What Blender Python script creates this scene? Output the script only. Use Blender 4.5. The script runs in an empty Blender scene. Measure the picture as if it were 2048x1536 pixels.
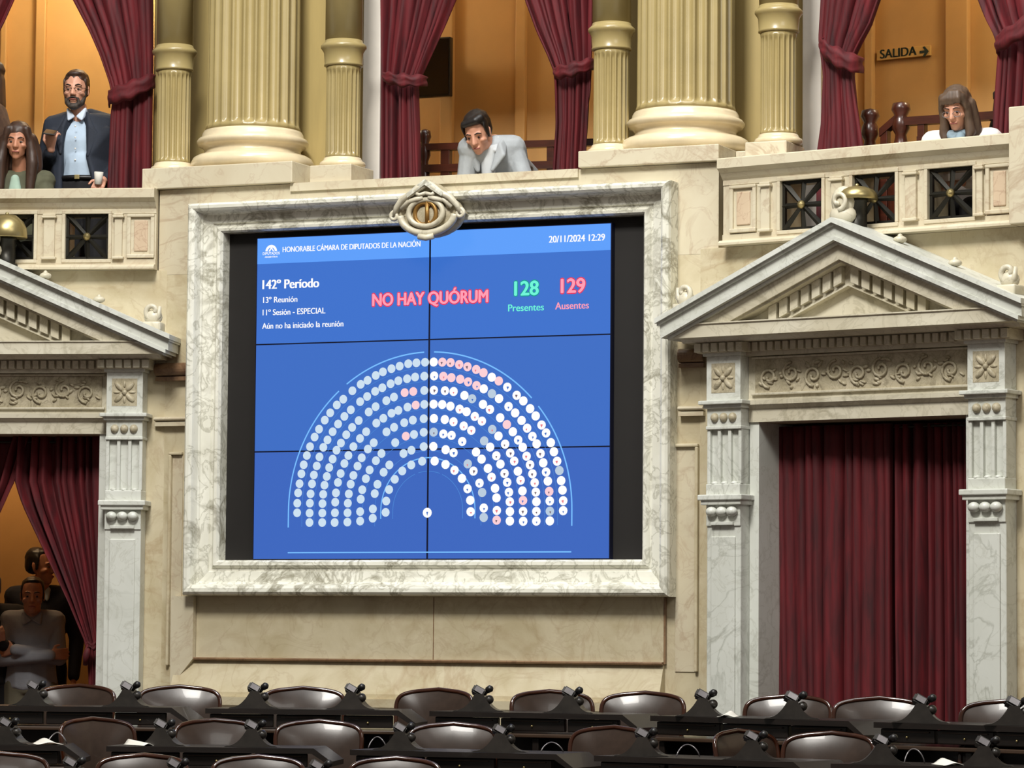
import bpy, bmesh, math, random
from mathutils import Vector, Matrix, Euler
random.seed(7)
PI = math.pi
sc = bpy.context.scene
COL = sc.collection

# ------------------------------------------------------------------ camera
FPX = 6830.0                      # focal length in pixels of the 2048 px wide frame
PITCH, ROLL, EYE = 0.0738598518, 0.00793108374, 1.2
cam_d = bpy.data.cameras.new('camera')
cam_d.sensor_fit = 'HORIZONTAL'; cam_d.sensor_width = 36.0
cam_d.lens = FPX * 36.0 / 2048.0
cam_d.clip_end = 200
cam = bpy.data.objects.new('camera', cam_d); COL.objects.link(cam)
cam.location = (0, 0, EYE)
cam.matrix_world = (Matrix.Translation((0, 0, EYE)) @ Matrix.Rotation(PI/2 + PITCH, 4, 'X') @ Matrix.Rotation(ROLL, 4, 'Z'))
sc.camera = cam

# ------------------------------------------------------------------ world, lights, exposure
sc.view_settings.view_transform = 'Standard'
sc.view_settings.look = 'None'
sc.view_settings.gamma = 1.0
sc.view_settings.use_curve_mapping = False
sc.view_settings.exposure = 0.0
w = bpy.data.worlds.new('hall_light'); sc.world = w; w.use_nodes = True
w.node_tree.nodes['Background'].inputs[0].default_value = (1.0, 0.93, 0.82, 1)
w.node_tree.nodes['Background'].inputs[1].default_value = 0.17

def area_light(name, loc, target, size, power, color, sy=None):
    d = bpy.data.lights.new(name, 'AREA'); d.energy = power; d.color = color
    d.shape = 'RECTANGLE' if sy else 'SQUARE'; d.size = size
    if sy: d.size_y = sy
    o = bpy.data.objects.new(name, d); COL.objects.link(o); o.location = loc
    o.rotation_euler = (Vector(target) - Vector(loc)).to_track_quat('-Z', 'Y').to_euler()
    return o
area_light('chandelier_light', (-2.8, 12.0, 11.6), (0.0, 21.0, 2.4), 2.6, 1650, (1.0, 0.97, 0.91))
area_light('skylight', (0.0, 16.0, 14.0), (0.0, 20.0, 2.0), 6.0, 900, (0.96, 0.98, 1.0))
area_light('gallery_light', (5.5, 9.0, 9.0), (0.5, 21.0, 2.0), 4.0, 300, (1.0, 0.97, 0.91))

# ------------------------------------------------------------------ the three bays of the curved wall
def ray(x, y):
    a, b = x - 1024.0, 768.0 - y
    cr, sr, cp, sp = math.cos(ROLL), math.sin(ROLL), math.cos(PITCH), math.sin(PITCH)
    u, v = (a*cr - b*sr)/FPX, (a*sr + b*cr)/FPX
    return Vector((u, cp - v*sp, sp + v*cp))
CAMP = Vector((0, 0, EYE))
class Bay:
    def __init__(s, P, th):
        s.P = Vector((P[0], P[1], 0)); s.th = th
        s.u = Vector((math.cos(th), -math.sin(th), 0)); s.n = Vector((-math.sin(th), -math.cos(th), 0))
    def px(s, x, y, d=0.0):
        D = ray(x, y); t = ((s.P + s.n*d - CAMP) @ s.n) / (D @ s.n)
        h = CAMP + D*t - s.P
        return (h @ s.u, h.z)
    def pu(s, x, y, d=0.0): return s.px(x, y, d)[0]
    def pz(s, x, y, d=0.0): return s.px(x, y, d)[1]
    def w(s, u, d, z): return s.P + s.u*u + s.n*d + Vector((0, 0, z))
S = Bay((-0.5147, 21.1001), 0.407490)
R = Bay((1.12603, 20.39186), 0.620366)
L = Bay((-2.22319, 21.83756), 0.118514)
def ground(x, y, z):
    D = ray(x, y); t = (z - EYE)/D.z
    return CAMP + D*t
def at_depth(x, y, dist):
    D = ray(x, y); return CAMP + D*(dist/D.y)
class Free:                        # a frame anywhere, same interface as a bay
    def __init__(s, P, th): Bay.__init__(s, P, th)
    w = Bay.w; px = Bay.px

# ------------------------------------------------------------------ mesh building
ORG = {}
class MB:
    def __init__(s): s.v = []; s.f = []; s.m = []; s.mi = 0; s.sm = []; s.smooth = False
    def add(s, vs, fs):
        b = len(s.v); s.v += [tuple(p) for p in vs]
        for f in fs:
            s.f.append([b + i for i in f]); s.m.append(s.mi); s.sm.append(s.smooth)
        return s
    def box(s, x0, x1, y0, y1, z0, z1):
        return s.add([(x0,y0,z0),(x1,y0,z0),(x1,y1,z0),(x0,y1,z0),(x0,y0,z1),(x1,y0,z1),(x1,y1,z1),(x0,y1,z1)],
              [(0,3,2,1),(4,5,6,7),(0,1,5,4),(1,2,6,5),(2,3,7,6),(3,0,4,7)])
    def bev(s, x0, x1, y0, y1, z0, z1, b=0.01):        # box with chamfered edges
        bm = bmesh.new(); bmesh.ops.create_cube(bm, size=1)
        for v in bm.verts: v.co = Vector(((x0+x1)/2 + v.co.x*(x1-x0), (y0+y1)/2 + v.co.y*(y1-y0), (z0+z1)/2 + v.co.z*(z1-z0)))
        bmesh.ops.bevel(bm, geom=bm.edges[:], offset=b, segments=2, affect='EDGES', profile=0.5)
        return s.bm(bm)
    def bm(s, bm, M=None):
        bm.verts.ensure_lookup_table(); 
        for i, v in enumerate(bm.verts): v.index = i
        s.add([(M @ v.co) if M else v.co.copy() for v in bm.verts], [[v.index for v in f.verts] for f in bm.faces]); bm.free(); return s
    def prism_xz(s, pts, y0, y1):                      # outline in x,z extruded along y
        n = len(pts)
        vs = [(p[0], y0, p[1]) for p in pts] + [(p[0], y1, p[1]) for p in pts]
        fs = [list(range(n)), list(range(2*n-1, n-1, -1))] + [(i, n+i, n+(i+1) % n, (i+1) % n) for i in range(n)]
        return s.add(vs, fs)
    def prism_yz(s, pts, x0, x1):                      # moulding profile in y,z extruded along x
        n = len(pts)
        vs = [(x0, p[0], p[1]) for p in pts] + [(x1, p[0], p[1]) for p in pts]
        fs = [list(range(n)), list(range(2*n-1, n-1, -1))] + [(i, n+i, n+(i+1) % n, (i+1) % n) for i in range(n)]
        return s.add(vs, fs)
    def prism_xy(s, pts, z0, z1):
        n = len(pts)
        vs = [(p[0], p[1], z0) for p in pts] + [(p[0], p[1], z1) for p in pts]
        fs = [list(range(n)), list(range(2*n-1, n-1, -1))] + [(i, n+i, n+(i+1) % n, (i+1) % n) for i in range(n)]
        return s.add(vs, fs)
    def lathe(s, prof, cx=0, cy=0, n=40, flutes=0, depth=0.0, axis='z', M=None):
        vs = []; fs = []; k = len(prof)
        for p in prof:
            r, z = p[0], p[1]; fl = p[2] if len(p) > 2 else 0
            for j in range(n):
                a = 2*PI*j/n; rr = r
                if flutes and fl:
                    t = (a*flutes/(2*PI)) % 1.0
                    g = abs(t-0.5)/0.38
                    if g < 1: rr = r - depth*fl*math.sqrt(max(0, 1-g*g))
                vs.append(Vector((cx + rr*math.cos(a), cy + rr*math.sin(a), z)))
        if M: vs = [M @ v for v in vs]
        for i in range(k-1):
            for j in range(n):
                fs.append((i*n+j, i*n+(j+1) % n, (i+1)*n+(j+1) % n, (i+1)*n+j))
        fs.append([j for j in range(n-1, -1, -1)]); fs.append([(k-1)*n+j for j in range(n)])
        return s.add(vs, fs)
    def tube(s, pts, r, n=8, closed=False):
        P = [Vector(p) for p in pts]; k = len(P); vs = []; fs = []
        rs = r if isinstance(r, (list, tuple)) else [r]*k
        up = Vector((0, 0, 1)); prev = None
        for i in range(k):
            a = P[(i-1) % k] if (closed or i > 0) else P[i]; b = P[(i+1) % k] if (closed or i < k-1) else P[i]
            t = (b - a).normalized() if (b-a).length > 1e-9 else Vector((1,0,0))
            if prev is None:
                x = t.cross(up)
                if x.length < 1e-3: x = t.cross(Vector((1, 0, 0)))
            else: x = prev - t*(prev @ t)
            x.normalize(); prev = x; y = t.cross(x)
            for j in range(n):
                an = 2*PI*j/n; vs.append(P[i] + (x*math.cos(an) + y*math.sin(an))*rs[i])
        for i in range(k if closed else k-1):
            i2 = (i+1) % k
            for j in range(n): fs.append((i*n+j, i*n+(j+1) % n, i2*n+(j+1) % n, i2*n+j))
        if not closed: fs.append(list(range(n-1, -1, -1))); fs.append([(k-1)*n+j for j in range(n)])
        return s.add(vs, fs)
    def ell(s, c, r, nu=16, nv=10, M=None):
        if not isinstance(r, (list, tuple)): r = (r, r, r)
        vs = [Vector((c[0], c[1], c[2]-r[2]))]; fs = []
        for i in range(1, nv):
            p = -PI/2 + PI*i/nv
            for j in range(nu):
                a = 2*PI*j/nu
                vs.append(Vector((c[0]+r[0]*math.cos(p)*math.cos(a), c[1]+r[1]*math.cos(p)*math.sin(a), c[2]+r[2]*math.sin(p))))
        vs.append(Vector((c[0], c[1], c[2]+r[2])))
        for j in range(nu): fs.append((0, 1+(j+1) % nu, 1+j))
        for i in range(nv-2):
            for j in range(nu):
                a = 1+i*nu; fs.append((a+j, a+(j+1) % nu, a+nu+(j+1) % nu, a+nu+j))
        a = 1+(nv-2)*nu
        for j in range(nu): fs.append((a+j, a+(j+1) % nu, len(vs)-1))
        if M: vs = [M @ v for v in vs]
        return s.add(vs, fs)
    def grid(s, fn, nu, nv):
        vs = [fn(i/nu, j/nv) for j in range(nv+1) for i in range(nu+1)]
        fs = [(j*(nu+1)+i, j*(nu+1)+i+1, (j+1)*(nu+1)+i+1, (j+1)*(nu+1)+i) for j in range(nv) for i in range(nu)]
        return s.add(vs, fs)
    def mesh(s, name, mats, off=(0,0,0)):
        me = bpy.data.meshes.new(name)
        me.from_pydata([(a-off[0], b-off[1], c-off[2]) for a, b, c in s.v], [], s.f)
        if not isinstance(mats, (list, tuple)): mats = [mats]
        for m in mats: me.materials.append(m)
        me.polygons.foreach_set('material_index', s.m)
        me.polygons.foreach_set('use_smooth', s.sm)
        bm = bmesh.new(); bm.from_mesh(me); bmesh.ops.recalc_face_normals(bm, faces=bm.faces[:]); bm.to_mesh(me); bm.free()
        me.update(); return me
    def build(s, name, mats, parent=None, label=None):
        off = ORG.get(parent, (0,0,0)) if parent is not None else (0,0,0)
        root = parent
        while root is not None and root not in ORG: root = root.parent
        off = ORG[root] if root is not None else (0,0,0)
        o = bpy.data.objects.new(name, s.mesh(name, mats, off)); COL.objects.link(o)
        if parent is not None: o.parent = parent
        if label: o['label'] = label
        return o
def tag(o, label=None, cat=None, group=None, kind=None):
    if label: o['label'] = label
    if cat: o['category'] = cat
    if group: o['group'] = group
    if kind: o['kind'] = kind
    return o
def thing(name, label, cat, F=None, o=(0,0,0), group=None):   # an Empty at the base of a thing; o = (u, d, z) in a bay
    e = bpy.data.objects.new(name, None); COL.objects.link(e); e.empty_display_size = 0.1
    if F: e.location = F.w(o[0], o[1], o[2]); e.rotation_euler = (0, 0, -F.th)
    else: e.location = o
    ORG[e] = (o[0], -o[1], o[2]) if F else (0,0,0)
    return tag(e, label, cat, group)
def single(mb, name, mats, F, o, label=None, cat=None, group=None, kind=None):   # a thing that is one mesh
    me = mb.mesh(name, mats, (o[0], -o[1], o[2]))
    ob = bpy.data.objects.new(name, me); COL.objects.link(ob)
    ob.location = F.w(o[0], o[1], o[2]); ob.rotation_euler = (0, 0, -F.th)
    return tag(ob, label, cat, group, kind)
def copy_tree(o, parent=None):
    c = o.copy(); COL.objects.link(c)
    if parent is not None: c.parent = parent
    for ch in list(o.children): copy_tree(ch, c)
    return c

# ------------------------------------------------------------------ materials
def srgb(r, g, b):
    f = lambda c: (c/255/12.92) if c/255 <= 0.04045 else ((c/255+0.055)/1.055)**2.4
    return (f(r), f(g), f(b), 1)
class NT:
    def __init__(s, name):
        s.m = bpy.data.materials.new(name); s.m.use_nodes = True; s.t = s.m.node_tree
        s.b = s.t.nodes['Principled BSDF']; s.x = s.t.nodes.new('ShaderNodeTexCoord'); s.vec = s.x.outputs['Object']
    def n(s, t, **k):
        nd = s.t.nodes.new(t)
        for a, b in k.items(): setattr(nd, a, b)
        return nd
    def l(s, a, b): s.t.links.new(a, b)
    def noise(s, scale, detail=4, rough=0.55, dist=0.0, stretch=None, seed=0.0):
        v = s.vec
        mp = s.n('ShaderNodeMapping'); mp.inputs['Location'].default_value = (seed*3.1, seed*7.7, seed*1.3)
        if stretch: mp.inputs['Scale'].default_value = stretch
        oi = s.n('ShaderNodeObjectInfo'); ad = s.n('ShaderNodeVectorMath', operation='ADD')
        ml = s.n('ShaderNodeMath', operation='MULTIPLY'); ml.inputs[1].default_value = 17.0
        s.l(oi.outputs['Random'], ml.inputs[0]); s.l(v, ad.inputs[0]); s.l(ml.outputs[0], ad.inputs[1]); s.l(ad.outputs[0], mp.inputs['Vector'])
        t = s.n('ShaderNodeTexNoise'); t.inputs['Scale'].default_value = scale; t.inputs['Detail'].default_value = detail
        t.inputs['Roughness'].default_value = rough; t.inputs['Distortion'].default_value = dist
        s.l(mp.outputs[0], t.inputs['Vector']); return t.outputs['Fac']
    def ramp(s, fac, stops):
        r = s.n('ShaderNodeValToRGB'); e = r.color_ramp.elements
        while len(e) < len(stops): e.new(0.5)
        for i, (p, c) in enumerate(stops): e[i].position = p; e[i].color = c
        s.l(fac, r.inputs[0]); return r.outputs[0]
    def mix(s, fac, a, b, mode='MIX'):
        x = s.n('ShaderNodeMix', data_type='RGBA', blend_type=mode)
        for v, i in ((fac, 0), (a, 6), (b, 7)):
            if hasattr(v, 'links'): s.l(v, x.inputs[i])
            else: x.inputs[i].default_value = v
        return x.outputs[2]
    def vein(s, scale, width, dist=1.5, stretch=None, seed=0.0, detail=5):
        f = s.noise(scale, detail, 0.55, dist, stretch, seed)
        a = s.n('ShaderNodeMath', operation='SUBTRACT'); a.inputs[1].default_value = 0.5; s.l(f, a.inputs[0])
        b = s.n('ShaderNodeMath', operation='ABSOLUTE'); s.l(a.outputs[0], b.inputs[0])
        m = s.n('ShaderNodeMapRange'); m.inputs[1].default_value = 0; m.inputs[2].default_value = width
        m.inputs[3].default_value = 1; m.inputs[4].default_value = 0; s.l(b.outputs[0], m.inputs[0]); return m.outputs[0]
    def mul(s, a, b):
        m = s.n('ShaderNodeMath', operation='MULTIPLY')
        for i, v in enumerate((a, b)):
            if hasattr(v, 'links'): s.l(v, m.inputs[i])
            else: m.inputs[i].default_value = v
        return m.outputs[0]
    def bump(s, h, strength=0.2, dist=0.01):
        b = s.n('ShaderNodeBump'); b.inputs['Strength'].default_value = strength; b.inputs['Distance'].default_value = dist
        s.l(h, b.inputs['Height']); s.l(b.outputs[0], s.b.inputs['Normal'])
    def fin(s, col, rough=0.5, metal=0.0, coat=0.0, spec=0.5):
        if hasattr(col, 'links'): s.l(col, s.b.inputs['Base Color'])
        else: s.b.inputs['Base Color'].default_value = col
        s.b.inputs['Roughness'].default_value = rough; s.b.inputs['Metallic'].default_value = metal
        s.b.inputs['Coat Weight'].default_value = coat; s.b.inputs['Specular IOR Level'].default_value = spec
        return s.m
def marble(name, base, base2, vein, vs=2.2, vw=0.03, va=0.8, rough=0.35, stretch=None, cloud=1.6, vein2=None, va2=0.35):
    t = NT(name)
    c = t.ramp(t.noise(cloud, 5, 0.6, 0.6, stretch, 1.0), [(0.3, base2), (0.62, base)])
    v1 = t.mul(t.mul(t.vein(vs, vw, 1.8, stretch, 2.0), t.ramp(t.noise(vs*0.7, 3, 0.5, 0, None, 5.0), [(0.38, (0,0,0,1)), (0.62, (1,1,1,1))])), va)
    c = t.mix(v1, c, vein)
    v2 = t.mul(t.vein(vs*2.6, vw*0.8, 1.2, stretch, 3.0, 6), va2)
    c = t.mix(v2, c, vein2 or vein)
    return t.fin(c, rough)
def plain(name, col, rough=0.5, metal=0.0, coat=0.0, var=0.12, scale=6.0, bump=0.0, spec=0.5, stretch=None):
    t = NT(name)
    d = tuple(max(0, x*(1-var)) for x in col[:3]) + (1,); l = tuple(min(1, x*(1+var)) for x in col[:3]) + (1,)
    f = t.noise(scale, 4, 0.6, 0.2, stretch)
    if bump: t.bump(f, bump, 0.004)
    return t.fin(t.ramp(f, [(0.3, d), (0.7, l)]), rough, metal, coat, spec)
def glow(name, col, strength=1.0):
    m = bpy.data.materials.new(name); m.use_nodes = True; nt = m.node_tree; b = nt.nodes['Principled BSDF']
    b.inputs['Base Color'].default_value = (0.01, 0.01, 0.01, 1); b.inputs['Roughness'].default_value = 0.35
    b.inputs['Specular IOR Level'].default_value = 0.15
    b.inputs['Emission Color'].default_value = col; b.inputs['Emission Strength'].default_value = strength
    return m
M = {}
M['frame_marble'] = marble('frame_marble', srgb(234,233,220), srgb(214,212,196), srgb(122,116,94), 2.4, 0.05, 0.75, 0.22, None, 2.2, srgb(120,116,90), 0.45)
M['wall_marble'] = marble('wall_marble', srgb(202,191,162), srgb(184,171,138), srgb(160,134,100), 1.3, 0.04, 0.45, 0.4, None, 4.5, srgb(150,124,92), 0.22)
M['pink_marble'] = marble('pink_marble', srgb(206,197,172), srgb(196,184,157), srgb(160,134,108), 1.6, 0.03, 0.5, 0.38, None, 2.0, srgb(160,130,104), 0.25)
M['white_marble'] = marble('white_marble', srgb(212,214,206), srgb(198,200,190), srgb(152,154,142), 2.2, 0.03, 0.6, 0.35, None, 2.0, srgb(150,148,130), 0.25)
M['brown_marble'] = marble('brown_marble', srgb(140,112,84), srgb(112,84,60), srgb(84,56,40), 3, 0.04, 0.6, 0.3)
M['carved'] = marble('carved_marble', srgb(190,180,154), srgb(160,150,122), srgb(112,102,80), 6, 0.05, 0.6, 0.5, None, 8.0)
M['stone'] = marble('pediment_marble', srgb(208,202,182), srgb(192,184,160), srgb(150,142,118), 2.0, 0.035, 0.55, 0.38, None, 2.0)
M['gold_paint'] = plain('column_paint', srgb(158,141,94), 0.33, 0, 0.15, 0.10, 3.0)
M['cream_paint'] = plain('column_base_paint', srgb(220,204,170), 0.25, 0, 0.3, 0.12, 4.0)
M['pier_paint'] = plain('pier_paint', srgb(172,152,98), 0.45, 0, 0, 0.10, 2.0, stretch=(4,4,0.6))
M['white_jamb'] = plain('white_jamb', srgb(206,200,190), 0.4, 0, 0, 0.05)
M['orange_wall'] = plain('orange_wall', srgb(198,154,94), 0.6, 0, 0, 0.08, 2.0)
M['velvet'] = None
def velvet(name, a, b):
    t = NT(name)
    f = t.noise(3.0, 4, 0.6, 0.4, (6, 6, 0.7)); t.bump(t.noise(60, 3), 0.1, 0.002)
    t.fin(t.ramp(f, [(0.3, a), (0.7, b)]), 0.75)
    t.b.inputs['Sheen Weight'].default_value = 0.08; t.b.inputs['Sheen Roughness'].default_value = 0.4
    t.b.inputs['Sheen Tint'].default_value = (0.6, 0.12, 0.14, 1); return t.m
M['velvet'] = velvet('red_velvet', srgb(52,2,9), srgb(102,8,20))
M['dark_wood'] = plain('dark_wood', srgb(25,18,14), 0.42, 0, 0.08, 0.35, 5, stretch=(1,6,8))
M['rail_wood'] = plain('rail_wood', srgb(66,28,14), 0.35, 0, 0.3, 0.3, 6, stretch=(1,6,6))
M['ledge_wood'] = plain('ledge_wood', srgb(62,46,34), 0.4, 0, 0.2, 0.2, 5)
M['chair_wood'] = plain('chair_wood', srgb(52,24,11), 0.16, 0, 0.6, 0.3, 8)
M['leather'] = plain('leather', srgb(50,38,31), 0.29, 0, 0.1, 0.18, 14, 0.05, 0.4)
M['console'] = plain('console_plastic', srgb(42,38,34), 0.4, 0, 0.1, 0.3, 12)
M['console_light'] = plain('console_trim', srgb(120,116,118), 0.3, 0.3, 0.1, 0.2, 12)
M['iron'] = plain('grille_iron', srgb(44,42,36), 0.4, 0.6, 0, 0.2, 10)
M['brass'] = plain('brass', srgb(176,160,112), 0.36, 0.85, 0, 0.1, 8)
M['gilt'] = plain('gilt_bronze', srgb(150,112,56), 0.4, 0.5, 0, 0.2, 12)
M['black'] = plain('black_plastic', srgb(18,17,17), 0.4)
M['recess'] = plain('dark_recess', srgb(17,13,10), 0.7)
M['paper'] = plain('paper', srgb(225,222,212), 0.6, 0, 0, 0.04)
M['carpet'] = plain('floor_carpet', srgb(70,40,34), 0.9, 0, 0, 0.2, 40)
M['plaster'] = plain('ceiling_plaster', srgb(214,200,170), 0.7)

# ------------------------------------------------------------------ setting: walls, floors, balcony shell
BF = 3.18                                    # balcony floor height
def joints(d):                               # plan points of the bent wall at offset d: far left, left joint, right joint, far right
    def isect(A, B):
        p, q = A.P + A.n*d, B.P + B.n*d
        den = A.u.x*B.u.y - A.u.y*B.u.x
        t = ((q.x-p.x)*B.u.y - (q.y-p.y)*B.u.x)/den
        return p + A.u*t
    return [L.w(-3.4, d, 0), isect(L, S), isect(S, R), R.w(3.6, d, 0)]
def band(name, d0, d1, z0, z1, mat, kind='structure', seg=None):   # bent slab between two offsets
    a, b = joints(d0), joints(d1)
    mb = MB()
    rng = [seg] if seg is not None else range(3)
    for i in rng: mb.prism_xy([(a[i].x, a[i].y), (a[i+1].x, a[i+1].y), (b[i+1].x, b[i+1].y), (b[i].x, b[i].y)], z0, z1)
    o = bpy.data.objects.new(name, mb.mesh(name, mat)); COL.objects.link(o); o['kind'] = kind
    return o
DW = 0.685                                   # half width of a door opening
RC, LC = 1.12, -1.10                         # door axes in their bays
uSl, uSr = S.pu(330, 800), S.pu(1400, 800)
# lower walls
mb = MB()
for q in ((uSl, -1.45, 0, 3.5), (1.45, uSr, 0, 3.5), (-1.45, 1.45, 0, 1.65), (-1.45, 1.45, 3.765, 3.5)): mb.box(q[0], q[1], 0.0, 0.35, q[2], q[3]) if q[3] > q[2] else None
mb.box(-1.45, 1.45, 0.10, 0.35, 1.65, 3.5)
single(mb, 'wall_center', M['wall_marble'], S, (uSl, 0, 0), kind='structure')
for nm, F, c, x0, x1 in (('wall_left', L, LC, -3.4, 0.0), ('wall_right', R, RC, 0.0, 3.6)):
    mb = MB(); mb.box(x0, c-DW-0.002, 0, 0.35, 0, 3.53); mb.box(c+DW+0.002, x1, 0, 0.35, 0, 3.53); mb.box(c-DW-0.002, c+DW+0.002, 0, 0.35, 2.475, 3.53)
    single(mb, nm, M['wall_marble'], F, (c, 0, 0), kind='structure')
# hall floor, in steps down towards the viewer
a = joints(2.2)
def slab(name, pts, z0, z1, mat):
    mb = MB(); mb.prism_xy([(p[0], p[1]) for p in pts], z0, z1)
    o = bpy.data.objects.new(name, mb.mesh(name, mat)); COL.objects.link(o); o['kind'] = 'structure'; return o
slab('floor', [(-9, 20.6), (-3, 20.05), (2.9, 17.75), (9, 15.0), (12, 30), (-10, 30)], -0.25, 0.0, M['carpet'])
slab('floor', [(-9, 19.5), (-2.8, 18.7), (2.6, 16.7), (9, 14.0), (9, 14.995), (2.9, 17.745), (-3, 20.045), (-9, 20.595)], -0.45, -0.19, M['carpet'])
slab('floor', [(-9, 4), (9, 4), (9, 13.995), (2.6, 16.695), (-2.8, 18.695), (-9, 19.495)], -0.65, -0.36, M['carpet'])
# rooms behind the two doors
for F, c in ((L, LC), (R, RC)):
    mb = MB(); mb.box(c-2.2, c+1.6, 2.6, 2.75, 0, 3.1); mb.box(c-2.35, c-2.2, 0.36, 2.75, 0, 3.1); mb.box(c+1.6, c+1.75, 0.36, 2.75, 0, 3.1)
    single(mb, 'wall_foyer', M['orange_wall'], F, (c, -2.6, 0), kind='structure')
# balcony shell
band('floor', -0.31, -2.9, BF-0.15, BF, M['carpet'])
band('wall_back', -2.6, -2.8, BF+0.002, 6.9, M['orange_wall'])
band('shade_header', -0.95, -1.25, 5.62, 6.9, M['plaster'])  # unseen header, added to cast shade on the balcony back wall
band('ceiling', -0.6, -2.9, 6.902, 7.05, M['plaster'])
def strip(name, F, x0, x1, d0, d1, z0, z1, mat, b=0.008):
    mb = MB(); mb.bev(x0, x1, -d1, -d0, z0, z1, b); return single(mb, name, mat, F, (x0, d0, z0), kind='structure')
# vertical mouldings on the balcony back wall
for i, (F, x0, x1) in enumerate(((L, 70, 90), (L, 0, 12), (S, 880, 905), (S, 1030, 1050), (R, 1728, 1744), (R, 1890, 1935), (R, 1702, 1712))):
    a0, a1 = F.pu(x0, 100, -2.55), F.pu(x1, 100, -2.55)
    strip('trim_%d' % (i+1), F, a0, a1, -2.6, -2.55, BF+0.01, 6.9, M['orange_wall'])

# ------------------------------------------------------------------ wall below and beside the screen
zA, zB, zC = 1.043, 0.84, 0.81
t = thing('wall_panel', 'beige veined marble wall panel with brown moulding beneath the big screen', 'wall panel', S, (0, 0, 0))
x0, x1 = -1.60, 1.57
mb = MB(); mb.bev(x0, x1, -0.02, -0.001, zA, 1.47, 0.004); mb.build('panel_slab', M['wall_marble'], t)
mb = MB(); mb.prism_yz([(-0.001, zA-0.002), (-0.02, zA-0.002), (-0.10, zB), (-0.10, zC), (-0.001, zC)], x0-0.14, x1+0.0)
mb.prism_yz([(-0.001, zC-0.001), (-0.17, zC-0.001), (-0.17, zC-0.05), (-0.15, zC-0.08), (-0.15, 0.02), (-0.001, 0.02)], x0-0.2, x1+0.06); mb.build('plinth', M['wall_marble'], t)
mb = MB(); mb.prism_yz([(-0.021, zA-0.006), (-0.05, zA-0.006), (-0.055, zA+0.004), (-0.05, zA+0.012), (-0.021, zA+0.012)], x0, x1); mb.build('moulding', M['brown_marble'], t)
mb = MB(); mb.prism_xz([(x0-0.001, zA), (x0-0.001, 1.44), (x0-0.16, 1.44), (x0-0.16, zB+0.02)], -0.06, -0.001); mb.build('side_slab', M['pink_marble'], t)
mb = MB(); mb.box(x1+0.001, x1+0.012, -0.025, -0.001, zA, 1.44); mb.build('joint', M['brown_marble'], t)
uj = S.pu(867, 1260, 0.02); mb = MB(); mb.box(uj-0.003, uj+0.003, -0.0215, -0.0195, zA+0.013, 1.44); mb.build('joint', M['brown_marble'], t)
# string courses and small panels in the strips between frame and door surrounds
def course(x0, x1, z, h, proj, mat, name, lab):
    mb = MB(); n = 8; pts = [(-0.001, z)]
    for i in range(n+1):
        a = -PI/2 + PI*i/n; pts.append((-0.03 - (proj-0.03)*math.cos(a), z + h/2 + h/2*math.sin(a)))
    pts.append((-0.001, z+h)); mb.smooth = False; mb.prism_yz(pts, x0, x1)
    mb.box(x0, x1, -0.045, -0.001, z-0.03, z-0.004)
    return mb, name
k = 1
for x0, x1, side in ((S.pu(318, 720), -1.665, 'left'), (1.665, S.pu(1412, 700), 'right')):
    for z, h, pr, mt in ((2.845, 0.085, 0.07, 'brown_marble'), (2.555, 0.03, 0.06, 'pink_marble')):
        mb, _ = course(x0, x1, z, h, pr, M[mt], '', '')
        single(mb, 'trim_%d' % (20+k), M[mt], S, (x0, 0, z), kind='structure'); k += 1
    # recessed panel border
    xm = x0 + 0.02 if side == 'right' else x0 + (x1-x0)*0.45
    xa, xb = (x1-0.25, x1-0.13) if side == 'right' else (x1-0.10, x1+0.01)
    xa, xb = (S.pu(1352, 1000), S.pu(1392, 1000)) if side == 'right' else (S.pu(345, 1000), S.pu(366, 1000))
    mb = MB()
    for a, b, c, d in ((xa-0.02, xb+0.02, 2.34, 2.36), (xb, xb+0.02, 1.0, 2.34)) if side == 'right' else ((xa-0.02, xb, 2.34, 2.36), (xa-0.02, xa, 1.0, 2.34)):
        mb.bev(a, b, -0.03, 0.0, c, d, 0.006)
    single(mb, 'trim_%d' % (20+k), M['wall_marble'], S, (xa, 0, 1.0), kind='structure'); k += 1
    mb = MB(); mb.box(xa if side == 'right' else xa+0.001, xb-0.001, -0.006, -0.001, 1.0, 2.338)
    single(mb, 'trim_%d' % (20+k), M['pink_marble'], S, (xa, 0, 1.0), kind='structure'); k += 1

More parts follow.
